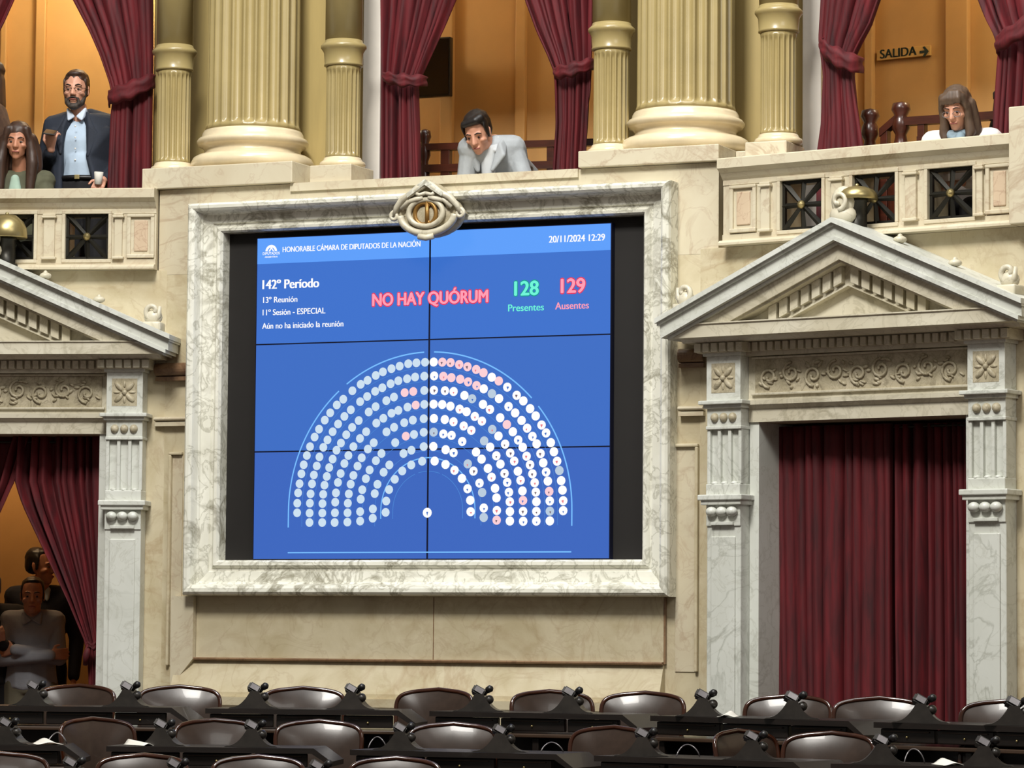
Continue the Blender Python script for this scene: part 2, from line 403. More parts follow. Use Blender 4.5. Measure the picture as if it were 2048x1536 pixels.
# ------------------------------------------------------------------ screen frame
M['oval_shade'] = marble('oval_shade_marble', srgb(176,150,110), srgb(140,112,76), srgb(104,80,52), 5, 0.05, 0.5, 0.4)  # brown tone painted in for the shade inside the cartouche oval
FX, FT, FB = 1.435, 3.752, 1.668
fr = thing('marble_screen_frame', 'white marble moulded frame with grey veins around the big blue screen', 'frame', S, (0, 0, FB))
prof = [(0, -0.10), (0, 0.035), (0.012, 0.055), (0.03, 0.058), (0.042, 0.045), (0.05, 0.034), (0.062, 0.036), (0.068, 0.050), (0.10, 0.056), (0.126, 0.062), (0.130, 0.074), (0.137, 0.080), (0.146, 0.128), (0.150, 0.140), (0.165, 0.152), (0.186, 0.154), (0.20, 0.142), (0.207, 0.12), (0.207, 0.0)]
def frame_side(side):
    mb = MB(); rings = []
    for wv, e in prof:
        X, T, B = FX + wv, FT + wv*0.9, FB - wv*1.08
        c = {'top': ((-X, T), (X, T)), 'bottom': ((X, B), (-X, B)), 'left': ((-X, B), (-X, T)), 'right': ((X, T), (X, B))}[side]
        rings.append([(c[0][0], -e-0.0, c[0][1]), (c[1][0], -e-0.0, c[1][1])])
    vs = [p for r in rings for p in r]; n = len(rings)
    fs = [(2*i, 2*i+1, 2*i+3, 2*i+2) for i in range(n-1)]
    fs.append([2*i for i in range(n)]); fs.append([2*i+1 for i in range(n-1, -1, -1)]); fs.append((0, 1, 2*n-1, 2*n-2))
    mb.add(vs, fs); return mb
for sd in ('top', 'bottom', 'left', 'right'): frame_side(sd).build('frame_rail' if sd in ('top', 'bottom') else 'frame_stile', M['frame_marble'], fr)
# cartouche at the top centre
cu, cz = S.px(853, 416, 0.2); cz -= 0.01
ct = MB(); ct.smooth = True
def el(rx, rz, a, d, ox=0, oz=0): return (cu + ox + rx*math.cos(a), -d, cz + oz + rz*math.sin(a))
mbase = MB(); mbase.smooth = True
mbase.ell((cu, -0.12, cz-0.03), (0.225, 0.075, 0.14), 28, 12)
mbase.smooth = False; mbase.prism_xz([(cu-0.215, cz-0.02), (cu-0.12, cz+0.09), (cu-0.03, cz+0.165), (cu+0.03, cz+0.17), (cu+0.13, cz+0.10), (cu+0.22, cz-0.02), (cu, cz-0.06)], -0.175, -0.06)
ob = mbase.build('cartouche', M['carved'], fr, 'carved oval cartouche of white marble')
m2 = MB(); m2.smooth = True
m2.tube([el(0.115, 0.082, 2*PI*i/36, 0.20, -0.005, -0.02) for i in range(36)], 0.018, 8, True)
m2.tube([el(0.185, 0.118, PI*1.02 + PI*0.96*i/24, 0.185, 0, -0.025) for i in range(25)], 0.024, 8)
m2.tube([el(0.15, 0.115, PI*0.08 + PI*0.84*i/24, 0.185, 0, -0.02) for i in range(25)], 0.014, 8)
m2.build('oval_ring', M['stone'], ob)
m2 = MB(); m2.smooth = True
def spir(cx, czz, r0, r1, a0, a1, d, n=22): return [(cx + (r0+(r1-r0)*i/n)*math.cos(a0+(a1-a0)*i/n), -d, czz + (r0+(r1-r0)*i/n)*math.sin(a0+(a1-a0)*i/n)) for i in range(n+1)]
for sx in (-1, 1):
    p = [(cu+0.01+sx*0.0, -0.2, cz+0.165), (cu+sx*0.05, -0.215, cz+0.135), (cu+sx*0.10, -0.215, cz+0.10), (cu+sx*0.16, -0.21, cz+0.07), (cu+sx*0.205, -0.20, cz+0.02), (cu+sx*0.225, -0.19, cz-0.03)]
    m2.tube(p, [0.022, 0.024, 0.018, 0.022, 0.018, 0.014], 10)
    m2.tube(spir(cu+sx*0.222, cz-0.03, 0.028, 0.008, PI/2, PI/2 - sx*2.6*PI, 0.19), 0.013, 8)
    m2.tube([(cu+sx*0.02, -0.21, cz+0.075), (cu+sx*0.06, -0.215, cz+0.065), (cu+sx*0.12, -0.205, cz+0.055), (cu+sx*0.17, -0.2, cz+0.01)], 0.016, 8)
    m2.tube([(cu, -0.22, cz+0.10), (cu+sx*0.04, -0.22, cz+0.09), (cu+sx*0.06, -0.22, cz+0.10)], 0.012, 8)
m2.tube([(cu-0.05, -0.2, cz-0.165), (cu, -0.205, cz-0.175), (cu+0.05, -0.2, cz-0.165)], 0.02, 8)
m2.build('scroll_leaves', M['stone'], ob)
m2 = MB(); m2.smooth = True
m2.tube([el(0.06, 0.066, PI*0.25 + PI*1.5*i/20, 0.195, -0.02, -0.025) for i in range(21)], 0.014, 6)
m2.tube([el(0.06, 0.07, -PI*0.5 + PI*i/16, 0.2, 0.005, -0.025) for i in range(17)], 0.014, 6)
m2.tube([(cu+0.005, -0.2, cz-0.1), (cu+0.005, -0.2, cz+0.05)], 0.014, 6)
m2.build('monogram', M['gilt'], ob, 'gilt monogram')
m2 = MB(); m2.smooth = True; m2.ell((cu-0.005, -0.175, cz-0.02), (0.112, 0.014, 0.08), 28, 8); m2.build('oval_field', M['oval_shade'], ob, 'oval field coloured brown for recess shade')
m2 = MB(); m2.smooth = False
for sx in (-1, 1):
    q = [(cu, cz+0.185), (cu+sx*0.125, cz+0.10), (cu+sx*0.115, cz+0.075), (cu, cz+0.15)]
    m2.prism_xz(q if sx > 0 else q[::-1], -0.235, -0.10)
m2.build('roof_slabs', M['frame_marble'], ob)

# ------------------------------------------------------------------ video wall
SX, SB, SH = 1.213, 1.672, 2.042
vw = thing('video_wall', 'large blue voting screen made of six panels showing NO HAY QUÓRUM', 'screen', S, (0, 0, SB))
mb = MB(); mb.box(-FX+0.001, FX-0.001, 0.05, 0.09, FB+0.001, FT-0.001); mb.build('backing_board', M['recess'], vw)
blue = [glow('screen_blue_top', srgb(58,112,204)), glow('screen_blue_middle', srgb(58,108,196)), glow('screen_blue_bottom', srgb(57,101,190))]
bezel = plain('screen_bezel', srgb(10,16,44), 0.3)
pw, ph, g = SX, SH/3, 0.0062
for r_ in range(3):
    for c_ in range(2):
        xa = -SX + c_*pw; zz = SB + SH - (r_+1)*ph
        mb = MB(); mb.box(xa, xa+pw, 0.0, 0.05, zz, zz+ph); p = mb.build('display_panel', bezel, vw)
        mb = MB(); mb.box(xa+g, xa+pw-g, -0.002, -0.0005, zz+g*0.7, zz+ph-g*0.7); mb.build('lit_screen', blue[r_], p)
W_ = glow('screen_white', (1.0, 1.0, 1.0, 1), 1.0); W2 = glow('screen_soft_white', srgb(205,224,240))
RED = glow('screen_red', srgb(255,158,180), 1.0); REDE = glow('screen_red_edge', srgb(226,40,80)); GRN = glow('screen_green', srgb(110,245,215), 1.0); GRNE = glow('screen_green_edge', srgb(0,150,140))
HEAD = glow('screen_header', srgb(92,158,250)); LINE = glow('screen_line', srgb(120,190,255)); PINK = glow('screen_pink', srgb(252,208,214)); GREY = glow('screen_grey', srgb(186,204,222)); DOT = glow('screen_dark_mark', srgb(112,92,104))
hz0 = S.pz(514, 528.5)
for c_ in range(2):
    mb = MB(); mb.box(-SX+c_*pw+g, -SX+c_*pw+pw-g, -0.003, -0.0022, hz0, SB+SH-g); mb.build('header_bar', HEAD, vw, 'lighter blue header bar')
def text_mesh(body, name, mat, u0, u1, zb, cap, d, F, bold=0.0, parent=None, shifts=None):
    cu_ = bpy.data.curves.new(name, 'FONT'); cu_.body = body; cu_.size = 1.0; cu_.offset = bold; cu_.extrude = 0
    o_ = bpy.data.objects.new('tmp', cu_); COL.objects.link(o_); bpy.context.view_layer.update()
    me = bpy.data.meshes.new_from_object(o_.evaluated_get(bpy.context.evaluated_depsgraph_get()))
    bpy.data.objects.remove(o_); bpy.data.curves.remove(cu_)
    xs = [v.co.x for v in me.vertices]; a, b = min(xs), max(xs)
    sx, sz = (u1-u0)/(b-a), cap/0.729
    mb = MB()
    for dx, dz in shifts or [(0, 0)]: mb.add([(u0 + (v.co.x-a)*sx + dx, -d, zb + v.co.y*sz + dz) for v in me.vertices], [list(p.vertices) for p in me.polygons])
    bpy.data.meshes.remove(me)
    return mb.build(name, mat, parent)
def screen_text(body, x0, yb, x1, cap_px, mat, bold, d=0.004, name='lettering', shifts=None):
    u0, z0 = S.px(x0, yb); u1 = S.pu(x1, yb)
    return text_mesh(body, name, mat, u0, u1, z0, cap_px/321.0, d, S, bold, vw, shifts)
screen_text('HONORABLE CÁMARA DE DIPUTADOS DE LA NACIÓN', 566, 504.5, 841, 11.5, W_, 0.0, shifts=[(-0.0012,0),(0.0012,0)])
screen_text('20/11/2024 12:29', 1098.6, 485.5, 1210, 14, W_, 0.0, shifts=[(-0.0016,0),(0.0016,0)])
screen_text('142º Período', 526, 578.5, 638, 19.5, W_, 0.0, shifts=[(-0.003,0),(0,0),(0.003,0)])
screen_text('13º Reunión', 527, 606, 595, 12.5, W_, 0.0, shifts=[(-0.001,0),(0.001,0)])
screen_text('11º Sesión - ESPECIAL', 526, 631, 651, 12.5, W_, 0.0, shifts=[(-0.001,0),(0.001,0)])
screen_text('Aún no ha iniciado la reunión', 525, 658, 687, 12.5, W_, 0.0, shifts=[(-0.001,0),(0.001,0)])
for s_, x_, y_, x2_, c_, m1, m2_ in (('NO HAY QUÓRUM', 746, 612, 976, 25.5, RED, REDE), ('128', 1030, 591, 1077, 29, GRN, GRNE), ('129', 1123, 586, 1170, 29, RED, REDE)):
    screen_text(s_, x_, y_, x2_, c_, m2_, 0.0, 0.0035, 'lettering_glow', [(0.0085*math.cos(k*PI/4), 0.0085*math.sin(k*PI/4)) for k in range(8)]); screen_text(s_, x_, y_, x2_, c_, m1, 0.0, 0.005, 'lettering', [(-0.004, 0), (0, 0.0025), (0.004, 0), (0, -0.0025)])
screen_text('Presentes', 1017, 623, 1088, 14.5, GRN, 0.0, shifts=[(-0.0012,0),(0.0012,0)]); screen_text('Ausentes', 1111, 619, 1178, 14.5, RED, 0.0, shifts=[(-0.0012,0),(0.0012,0)])
# little dome emblem
eu, ez = S.px(543, 503)
mb = MB()
def arcband(mb, cx, cz_, r0, r1, a0, a1, n, d, sz=1.0):
    vs = []
    for i in range(n+1):
        a = a0 + (a1-a0)*i/n; vs += [(cx+r0*math.cos(a), -d, cz_+r0*sz*math.sin(a)), (cx+r1*math.cos(a), -d, cz_+r1*sz*math.sin(a))]
    mb.add(vs, [(2*i, 2*i+1, 2*i+3, 2*i+2) for i in range(n)])
arcband(mb, eu, ez-0.002, 0.026, 0.042, 0.1, PI-0.1, 16, 0.004, 1.05)
mb.add([(eu-0.02, -0.004, ez), (eu-0.008, -0.004, ez), (eu+0.004, -0.004, ez+0.022), (eu-0.002, -0.004, ez+0.028)], [(0, 1, 2, 3)])
mb.add([(eu+0.022, -0.004, ez), (eu+0.012, -0.004, ez), (eu-0.004, -0.004, ez+0.024), (eu+0.002, -0.004, ez+0.03)], [(0, 1, 2, 3)])
mb.build('emblem', W_, vw, 'white dome emblem')
u0, z0 = S.px(526, 510); text_mesh('DIPUTADOS', 'lettering', W_, u0, S.pu(560, 509), z0, 0.017, 0.004, S, 0.02, vw)
u0, z0 = S.px(530, 516); text_mesh('ARGENTINA', 'lettering', W_, u0, S.pu(556, 515), z0, 0.011, 0.004, S, 0.02, vw)
# seat chart
DOTS = [
 [(366,1172),(367,1105),(373,1033),(383,969),(396,900),(412,837),(434,772),(456,710),(488,643),(519,588),(559,525),(597,474),(643,419),(688,379),(752,320),(810,275),(858,247),(915,213),(965,188),(1025,166),(1082,148),(1142,131),(1199,125),(1259,121)],
 [(452,1240),(453,1174),(455,1105),(460,1040),(470,970),(483,908),(503,845),(522,782),(549,715),(578,663),(614,606),(652,552),(696,499),(741,453),(806,396),(855,360),(911,324),(961,299),(1019,271),(1073,250),(1134,236),(1190,224),(1254,218)],
 [(541,1240),(542,1174),(543,1108),(548,1043),(557,979),(573,918),(590,856),(614,797),(641,735),(672,685),(709,627),(750,576),(796,528),(866,468),(914,431),(989,389),(1042,364),(1117,333),(1177,325),(1254,318)],
 [(628,1240),(630,1172),(632,1098),(637,1033),(651,960),(670,898),(696,828),(724,772),(759,710),(805,653),(848,606),(919,546),(968,512),(1025,477),(1073,457),(1137,434),(1194,420),(1254,415)],
 [(717,1237),(718,1172),(720,1105),(727,1040),(740,972),(759,911),(788,846),(817,788),(860,727),(901,683),(990,607),(1043,575),(1114,543),(1174,525),(1250,515)],
 [(806,1230),(806,1164),(810,1077),(821,1011),(846,934),(872,873),(916,808),(955,758),(1051,682),(1125,637),(1182,625),(1250,610)],
 [(894,1210),(895,1145),(908,1038),(927,973),(970,889),(1010,838),(1109,758),(1164,735),(1250,710)],
 [(984,1169),(988,1090),(1008,1010),(1048,938),(1100,880),(1163,838),(1239,812)]]
mb = MB(); rr = random.Random(3)
def disc(u, z, r, mi, d=0.004, a0=0, a1=2*PI):
    n = 14; mb.mi = mi
    vs = [(u, -d, z)] + [(u + r*math.cos(a0+(a1-a0)*i/n), -d, z + r*math.sin(a0+(a1-a0)*i/n)) for i in range(n+1)]
    mb.add(vs, [(0, i+1, i+2) for i in range(n)])
uc = S.pu(857.5, 900)
for k_, ring in enumerate(DOTS):
    for i_, (a, b) in enumerate(ring):
        u, z = S.px(490 + a*0.28636, 690 + b*0.28636)
        pinkish = (k_ == 2 and i_ in (17, 18)) or (k_ == 3 and i_ == 16) or (k_ == 5 and i_ == 9)
        disc(u, z, 0.0275, 2 if pinkish else 1)
        disc(2*uc - u, z, 0.0285, 3 if rr.random() < 0.07 else (2 if (k_ < 2 and 17 <= i_ <= 21) or rr.random() < 0.06 else 0))
        if rr.random() < 0.62:
            q = rr.uniform(-0.2, 0.2); disc(2*uc - u + rr.uniform(-0.004, 0.004), z-0.016, rr.uniform(0.013, 0.021), 5 if rr.random() < 0.4 else (4 if rr.random() < 0.6 else 6), 0.0045, PI*0.36+q, PI*0.64+q)
u, z = S.px(855, 1025.5); disc(u, z, 0.031, 0); disc(u, z-0.02, 0.026, 5, 0.0045, PI*0.42, PI*0.58)
mb.build('seat_chart', [W_, W2, PINK, GREY, DOT, blue[1], glow('screen_red_mark', srgb(232,120,130))], vw, 'half circle of small round seat markers')
mb = MB()
ul, zl = S.px(577, 1055); ur = S.pu(1144, 1052); zt = S.pz(860, 704); rad = (ur-ul)/2; um = (ul+ur)/2; zc = zt - rad*1.02
def arcline(r, th_, z_end, gaps, mi):
    mb.mi = mi; pts = []
    for i in range(91):
        a = PI - PI*i/90
        if any(abs(a-ga) < 0.02 for ga in gaps): arc_flush(pts, th_); pts = []; continue
        pts.append((um + r*math.cos(a), zc + r*1.02*math.sin(a)))
        if i == 0: pts.insert(0, (um-r, z_end))
    pts.append((um+r, z_end)); arc_flush(pts, th_)
def arc_flush(pts, th_):
    for (a, b), (c, d) in zip(pts, pts[1:]):
        L_ = math.hypot(c-a, d-b) or 1; nx, nz = -(d-b)/L_*th_, (c-a)/L_*th_
        mb.add([(a+nx, -0.0038, b+nz), (c+nx, -0.0038, d+nz), (c-nx, -0.0038, d-nz), (a-nx, -0.0038, b-nz)], [(0, 1, 2, 3)])
arcline(rad, 0.0042, zl, (0.74, PI-0.9, PI/2+0.01), 0)
ui = S.pu(762, 1030); arcline(um-ui, 0.0034, S.pz(762, 1038), (), 0)
ui2 = S.pu(786, 1030); arcline(um-ui2, 0.0016, S.pz(786, 1038), (PI/2, 1.2, 1.9), 1)
for k_ in range(7):
    ru = rad - 0.095 - 0.0845*k_
    arcline(ru, 0.0012, zl+0.004, (PI/2,), 1)
a, b = S.px(576, 1105); c = S.pu(1143, 1103); mb.mi = 0
mb.box(a, c, -0.004, -0.0035, b-0.005, b+0.003)
mb.build('chart_lines', [LINE, glow('screen_faint_line', srgb(76,138,215))], vw)

# ------------------------------------------------------------------ door surrounds
def spiral_relief(mb, cx, cz_, r, d, turns=1.4, sgn=1, th_=0.009, a0=0.0):
    n = 18
    mb.tube([(cx + (r*(1-0.8*i/n))*math.cos(a0 + sgn*2*PI*turns*i/n), -d, cz_ + (r*(1-0.8*i/n))*math.sin(a0 + sgn*2*PI*turns*i/n)) for i in range(n+1)], th_, 6)
def door_surround(F, c, label):
    t = thing('door_surround', label, 'doorway', F, (c, 0, 0), 'pedimented marble doorways')
    wm, cv, stn = M['white_marble'], M['carved'], M['stone']
    # architrave round the opening
    mb = MB()
    for sx in (-1, 1): mb.bev(*sorted((c+sx*0.60, c+sx*0.745)), -0.035, 0.02, 0.0, 2.47, 0.004) if False else mb.box(*sorted((c+sx*DW, c+sx*0.748)), -0.035, 0.349, 0.0, 2.474)
    mb.build('door_jamb', wm, t)
    mb = MB(); mb.prism_yz([(-0.001, 2.474), (-0.05, 2.474), (-0.05, 2.55), (-0.065, 2.56), (-0.085, 2.575), (-0.085, 2.60), (-0.05, 2.612), (-0.05, 2.86), (-0.001, 2.86)], c-0.748, c+0.748); mb.build('lintel', stn, t)
    # carved frieze panel
    mb = MB(); mb.box(c-0.70, c+0.70, -0.056, -0.0505, 2.645, 2.845); fz = mb.build('frieze_panel', cv, t, 'carved frieze of scrolling leaves')
    mb = MB(); mb.smooth = True; rr = random.Random(5)
    for k in range(-4, 5):
        cx = c + k*0.15; s_ = 1 if k % 2 else -1
        spiral_relief(mb, cx, 2.745 + s_*0.012, 0.062, 0.062, 1.3, s_, 0.009, PI/2*s_)
        for q in range(7):
            a = rr.uniform(0, 2*PI); rad = rr.uniform(0.04, 0.09)
            x, z = cx + rad*math.cos(a), 2.745 + rad*0.9*math.sin(a)
            mb.ell((x, -0.058, z), (rr.uniform(0.012, 0.028), 0.012, rr.uniform(0.007, 0.012)), 8, 6, Matrix.Translation((x, -0.058, z)) @ Matrix.Rotation(rr.uniform(-1, 1), 4, 'Y') @ Matrix.Translation((-x, 0.058, -z)))
    mb.build('leaf_scrolls', cv, fz)
    mb = MB()
    for a in ((c-0.72, c+0.72, 2.63, 2.645), (c-0.72, c+0.72, 2.845, 2.858)): mb.bev(a[0], a[1], -0.07, -0.05, a[2], a[3], 0.004)
    mb.build('frieze_border', stn, t)
    # pilasters
    for sx in (-1, 1):
        x = c + sx*0.868; h = 0.118; fD = 0.13
        mb = MB()
        mb.bev(x-h, x+h, -fD, -0.001, 0.0, 1.868, 0.006)                                     # plain lower shaft
        mb.bev(x-h+0.035, x+h-0.035, -fD-0.012, -fD+0.001, 0.12, 1.80, 0.006)
        mb.bev(x-h-0.02, x+h+0.02, -fD-0.04, -0.001, 1.985, 2.015, 0.004); mb.bev(x-h-0.035, x+h+0.035, -fD-0.055, -0.001, 2.012, 2.045, 0.006)
        mb.bev(x-h, x+h, -fD-0.01, -0.001, 1.86, 1.99, 0.004)
        mb.bev(x-h+0.04, x+h-0.04, -fD-0.03, -fD, 1.865, 1.885, 0.003)
        mb.bev(x-h, x+h, -fD-0.015, -0.001, 2.04, 2.11, 0.006)
        # fluted middle
        mb.box(x-h+0.004, x+h-0.004, -fD+0.025, -0.001, 2.105, 2.45)
        for k in range(4):
            xx = x-h+0.01 + (2*h-0.02)*k/3; mb.bev(xx-0.011, xx+0.011, -fD, -fD+0.027, 2.11, 2.448, 0.004)
        mb.bev(x-h-0.004, x+h+0.004, -fD-0.012, -0.001, 2.432, 2.452, 0.004); mb.bev(x-h, x+h, -fD-0.004, -0.001, 2.45, 2.56, 0.004)
        mb.bev(x-h-0.035, x+h+0.035, -fD-0.05, -0.001, 2.578, 2.602, 0.005); mb.bev(x-h-0.015, x+h+0.015, -fD-0.025, -0.001, 2.556, 2.58, 0.004)
        mb.bev(x-h, x+h, -fD-0.012, -0.001, 2.60, 2.868, 0.004); mb.bev(x-h-0.015, x+h+0.015, -fD-0.03, -0.001, 2.866, 2.885, 0.003)
        p = mb.build('pilaster', wm, t)
        mb = MB(); mb.smooth = True
        for k in (-1, 0, 1): mb.ell((x+k*0.07, -fD-0.025, 1.945), (0.036, 0.035, 0.03), 14, 8)
        mb.build('bead_row', wm, p)
        mb = MB(); mb.smooth = True
        for k in (-1, 0, 1): mb.ell((x+k*0.062, -fD-0.005, 2.502), (0.027, 0.026, 0.028), 12, 8)
        mb.build('bead_row', cv, p)
        mb = MB(); mb.smooth = True                                                          # scallops at the foot of the flutes
        for k in (-1, 0, 1): mb.ell((x+k*0.068, -fD+0.008, 2.112), (0.022, 0.026, 0.014), 10, 6)
        mb.build('flute_stop', wm, p)
        mb = MB(); zc_ = 2.735; mb.box(x-0.082, x+0.082, -fD-0.0135, -fD-0.0121, zc_-0.088, zc_+0.088); rs = mb.build('rosette', cv, p, 'carved square rosette')
        mb = MB(); mb.smooth = True; rr = random.Random(int(sx*3+9))
        for k in range(4):
            a = PI/4 + k*PI/2; xx, zz = x+0.05*math.cos(a), zc_+0.05*math.sin(a)
            T_ = Matrix.Translation((xx, -fD-0.014, zz)) @ Matrix.Rotation(-a, 4, 'Y')
            mb.ell((0, 0, 0), (0.04, 0.014, 0.017), 10, 6, T_)
            a += PI/4; xx, zz = x+0.05*math.cos(a), zc_+0.05*math.sin(a)
            mb.ell((0, 0, 0), (0.026, 0.01, 0.01), 8, 6, Matrix.Translation((xx, -fD-0.012, zz)) @ Matrix.Rotation(-a, 4, 'Y'))
        mb.ell((x, -fD-0.018, zc_), (0.018, 0.014, 0.018), 10, 6)
        mb.build('rosette_leaves', cv, rs)
        # dentil block above each pilaster
        mb = MB(); hb = 0.166; mb.bev(x-hb, x+hb, -0.175, -0.001, 2.884, 2.945, 0.003)
        for k in range(6): mb.bev(x-hb+k*0.0578, x-hb+k*0.0578+0.043, -0.205, -0.17, 2.888, 2.94, 0.003)
        mb.build('dentil_block', stn, t)
    # dentils between
    mb = MB(); mb.box(c-0.748, c+0.748, -0.10, -0.001, 2.862, 2.945); n = 28
    for k in range(n): xx = c-0.73 + 1.46*k/n; mb.bev(xx, xx+0.037, -0.132, -0.095, 2.888, 2.94, 0.003)
    mb.build('dentil_row', stn, t)
    # horizontal cornice
    mb = MB(); mb.prism_yz([(-0.001, 2.945), (-0.20, 2.945), (-0.225, 2.965), (-0.30, 2.968), (-0.30, 3.040), (-0.31, 3.045), (-0.31, 3.052), (-0.001, 3.052)], c-1.115, c+1.115)
    mb.build('cornice', stn, t)
    # raking mouldings: sections swept along the two slopes
    W1, ZB, ZT = 1.205, 3.085, 3.612
    sl = (ZT-ZB)/W1
    mb = MB()
    def rake(mb, z_off_top, z_off_bot, d0, d1, tip):
        # slanted board on both sides whose top is z_off_top under the sima line
        for sx in (-1, 1):
            zt0, zb0 = ZT - z_off_top, ZT - z_off_bot
            xt = tip; pts = [(c, zt0), (c+sx*xt, zt0 - sl*xt), (c+sx*xt, zb0 - sl*xt), (c, zb0)]
            if sx < 0: pts = pts[::-1]
            mb.prism_xz(pts, -d1, -d0)
    zlim = 3.053
    def rake_cut(mb, o0, o1, d0, d1):
        # same, but stopped where it meets the horizontal cornice
        for sx in (-1, 1):
            xt0 = min(1.115, (ZT-o0-zlim)/sl); xt1 = min(1.115, (ZT-o1-zlim)/sl)
            pts = [(c, ZT-o0), (c+sx*xt0, ZT-o0-sl*xt0), (c+sx*xt1, ZT-o1-sl*xt1), (c, ZT-o1)]
            if sx < 0: pts = pts[::-1]
            mb.prism_xz(pts, -d1, -d0)
    rake(mb, 0.0, 0.03, 0.001, 0.375, 1.205); rake(mb, 0.03, 0.045, 0.001, 0.355, 1.20); rake(mb, 0.045, 0.105, 0.001, 0.335, 1.19); rake(mb, 0.105, 0.13, 0.001, 0.35, 1.175); rake(mb, 0.13, 0.15, 0.001, 0.31, 1.15)
    mb.build('raking_cornice', wm, t)
    mb = MB(); rake_cut(mb, 0.15, 0.235, 0.001, 0.285); rake_cut(mb, 0.235, 0.25, 0.001, 0.265); mb.build('raking_fascia', stn, t)
    mb = MB(); rake_cut(mb, 0.25, 0.365, 0.001, 0.16); rake_cut(mb, 0.365, 0.378, 0.001, 0.18)
    for sx in (-1, 1):
        for k in range(11):
            xx = 0.03 + k*0.073
            z = ZT - 0.252 - sl*xx
            if z - 0.10 < zlim+0.0: break
            pts = [(c+sx*xx, z), (c+sx*(xx+0.052), z-sl*0.052), (c+sx*(xx+0.052), z-sl*0.052-0.095), (c+sx*xx, z-0.095)]
            if sx < 0: pts = pts[::-1]
            mb.prism_xz(pts, -0.205, -0.155)
    mb.build('raking_dentils', stn, t)
    mb = MB(); xt = (ZT-0.378-zlim)/sl; mb.prism_xz([(c-xt, zlim), (c+xt, zlim), (c, ZT-0.378)], -0.12, -0.002); mb.build('tympanum', stn, t)
    # ornaments standing on the slopes
    mb = MB(); mb.smooth = True; x = c-0.02; z = ZT - 0.02
    mb.ell((x, -0.2, z+0.05), (0.085, 0.06, 0.06), 14, 8); mb.ell((x, -0.2, z+0.13), (0.075, 0.05, 0.09), 14, 8)
    mb.tube(spir(x, z+0.13, 0.055, 0.015, -PI/2, 1.6*PI, 0.255), 0.014, 6); mb.build('apex_ornament', stn, t)
    for sx in (-1, 1):
        mb = MB(); mb.smooth = True; x = c+sx*1.07; z = ZT - sl*1.07
        mb.bev(x-0.06, x+0.06, -0.30, -0.16, z-0.03, z+0.03, 0.01)
        mb.ell((x, -0.24, z+0.06), (0.06, 0.04, 0.05), 12, 8); mb.tube(spir(x, z+0.10, 0.055, 0.012, -PI/2 if sx < 0 else 1.5*PI, PI*1.2 if sx < 0 else -0.2*PI, 0.26), 0.017, 6)
        mb.tube([(x-sx*0.0, -0.25, z+0.02), (x+sx*0.04, -0.26, z+0.07), (x+sx*0.045, -0.26, z+0.13)], [0.02, 0.018, 0.01], 6)
        mb.build('corner_ornament', stn, t)
        for q in (0.33, 0.66):
            mb = MB(); mb.smooth = True; x = c+sx*1.07*q; z = ZT - sl*1.07*q
            mb.ell((x, -0.2, z+0.02), (0.04, 0.04, 0.022), 10, 6); mb.ell((x, -0.2, z+0.035), (0.016, 0.02, 0.02), 8, 6); mb.build('slope_ornament', stn, t)
    return t
door_surround(R, RC, 'white marble pedimented doorway on the right, closed red curtains inside')
door_surround(L, LC, 'white marble pedimented doorway on the left, people standing inside')

# ------------------------------------------------------------------ brass bells above the pediments
for F, px_, py_, lab in ((R, 1714, 380, 'brass dome bell on dark post behind the right pediment apex'), (L, 14, 436, 'brass dome bell on dark post at the left edge of the balcony')):
    u, z = F.px(px_, py_, 0.14)
    k = 1.3 if F is R else 1.45
    t = thing('dome_bell', lab, 'bell', F, (u, 0.14, 3.545), 'brass bells above the doorways')
    mb = MB(); mb.smooth = True; zt = z + 0.02
    r0 = 0.092*k; hh = 0.055*k if F is R else 0.10*k
    mb.lathe([(0.0, zt), (r0*0.45, zt-0.004), (r0*0.8, zt-hh*0.3), (r0*0.97, zt-hh*0.62), (r0, zt-hh), (r0*0.97, zt-hh-0.006), (r0*0.6, zt-hh-0.002)], u, -0.14, 32); b = mb.build('bell_dome', M['brass'], t)
    mb = MB(); mb.smooth = True; mb.lathe([(0.012, zt-0.004), (0.012, zt+0.012), (0.004, zt+0.018)], u, -0.14, 12); mb.build('top_nut', M['brass'], b)
    mb = MB(); mb.smooth = True; mb.lathe([(0.075, 3.546), (0.075, 3.56), (0.058, 3.565), (0.058, zt-hh-0.02), (0.066, zt-hh-0.018), (0.066, zt-hh-0.003)], u, -0.14, 24); mb.build('post', M['iron'], t)

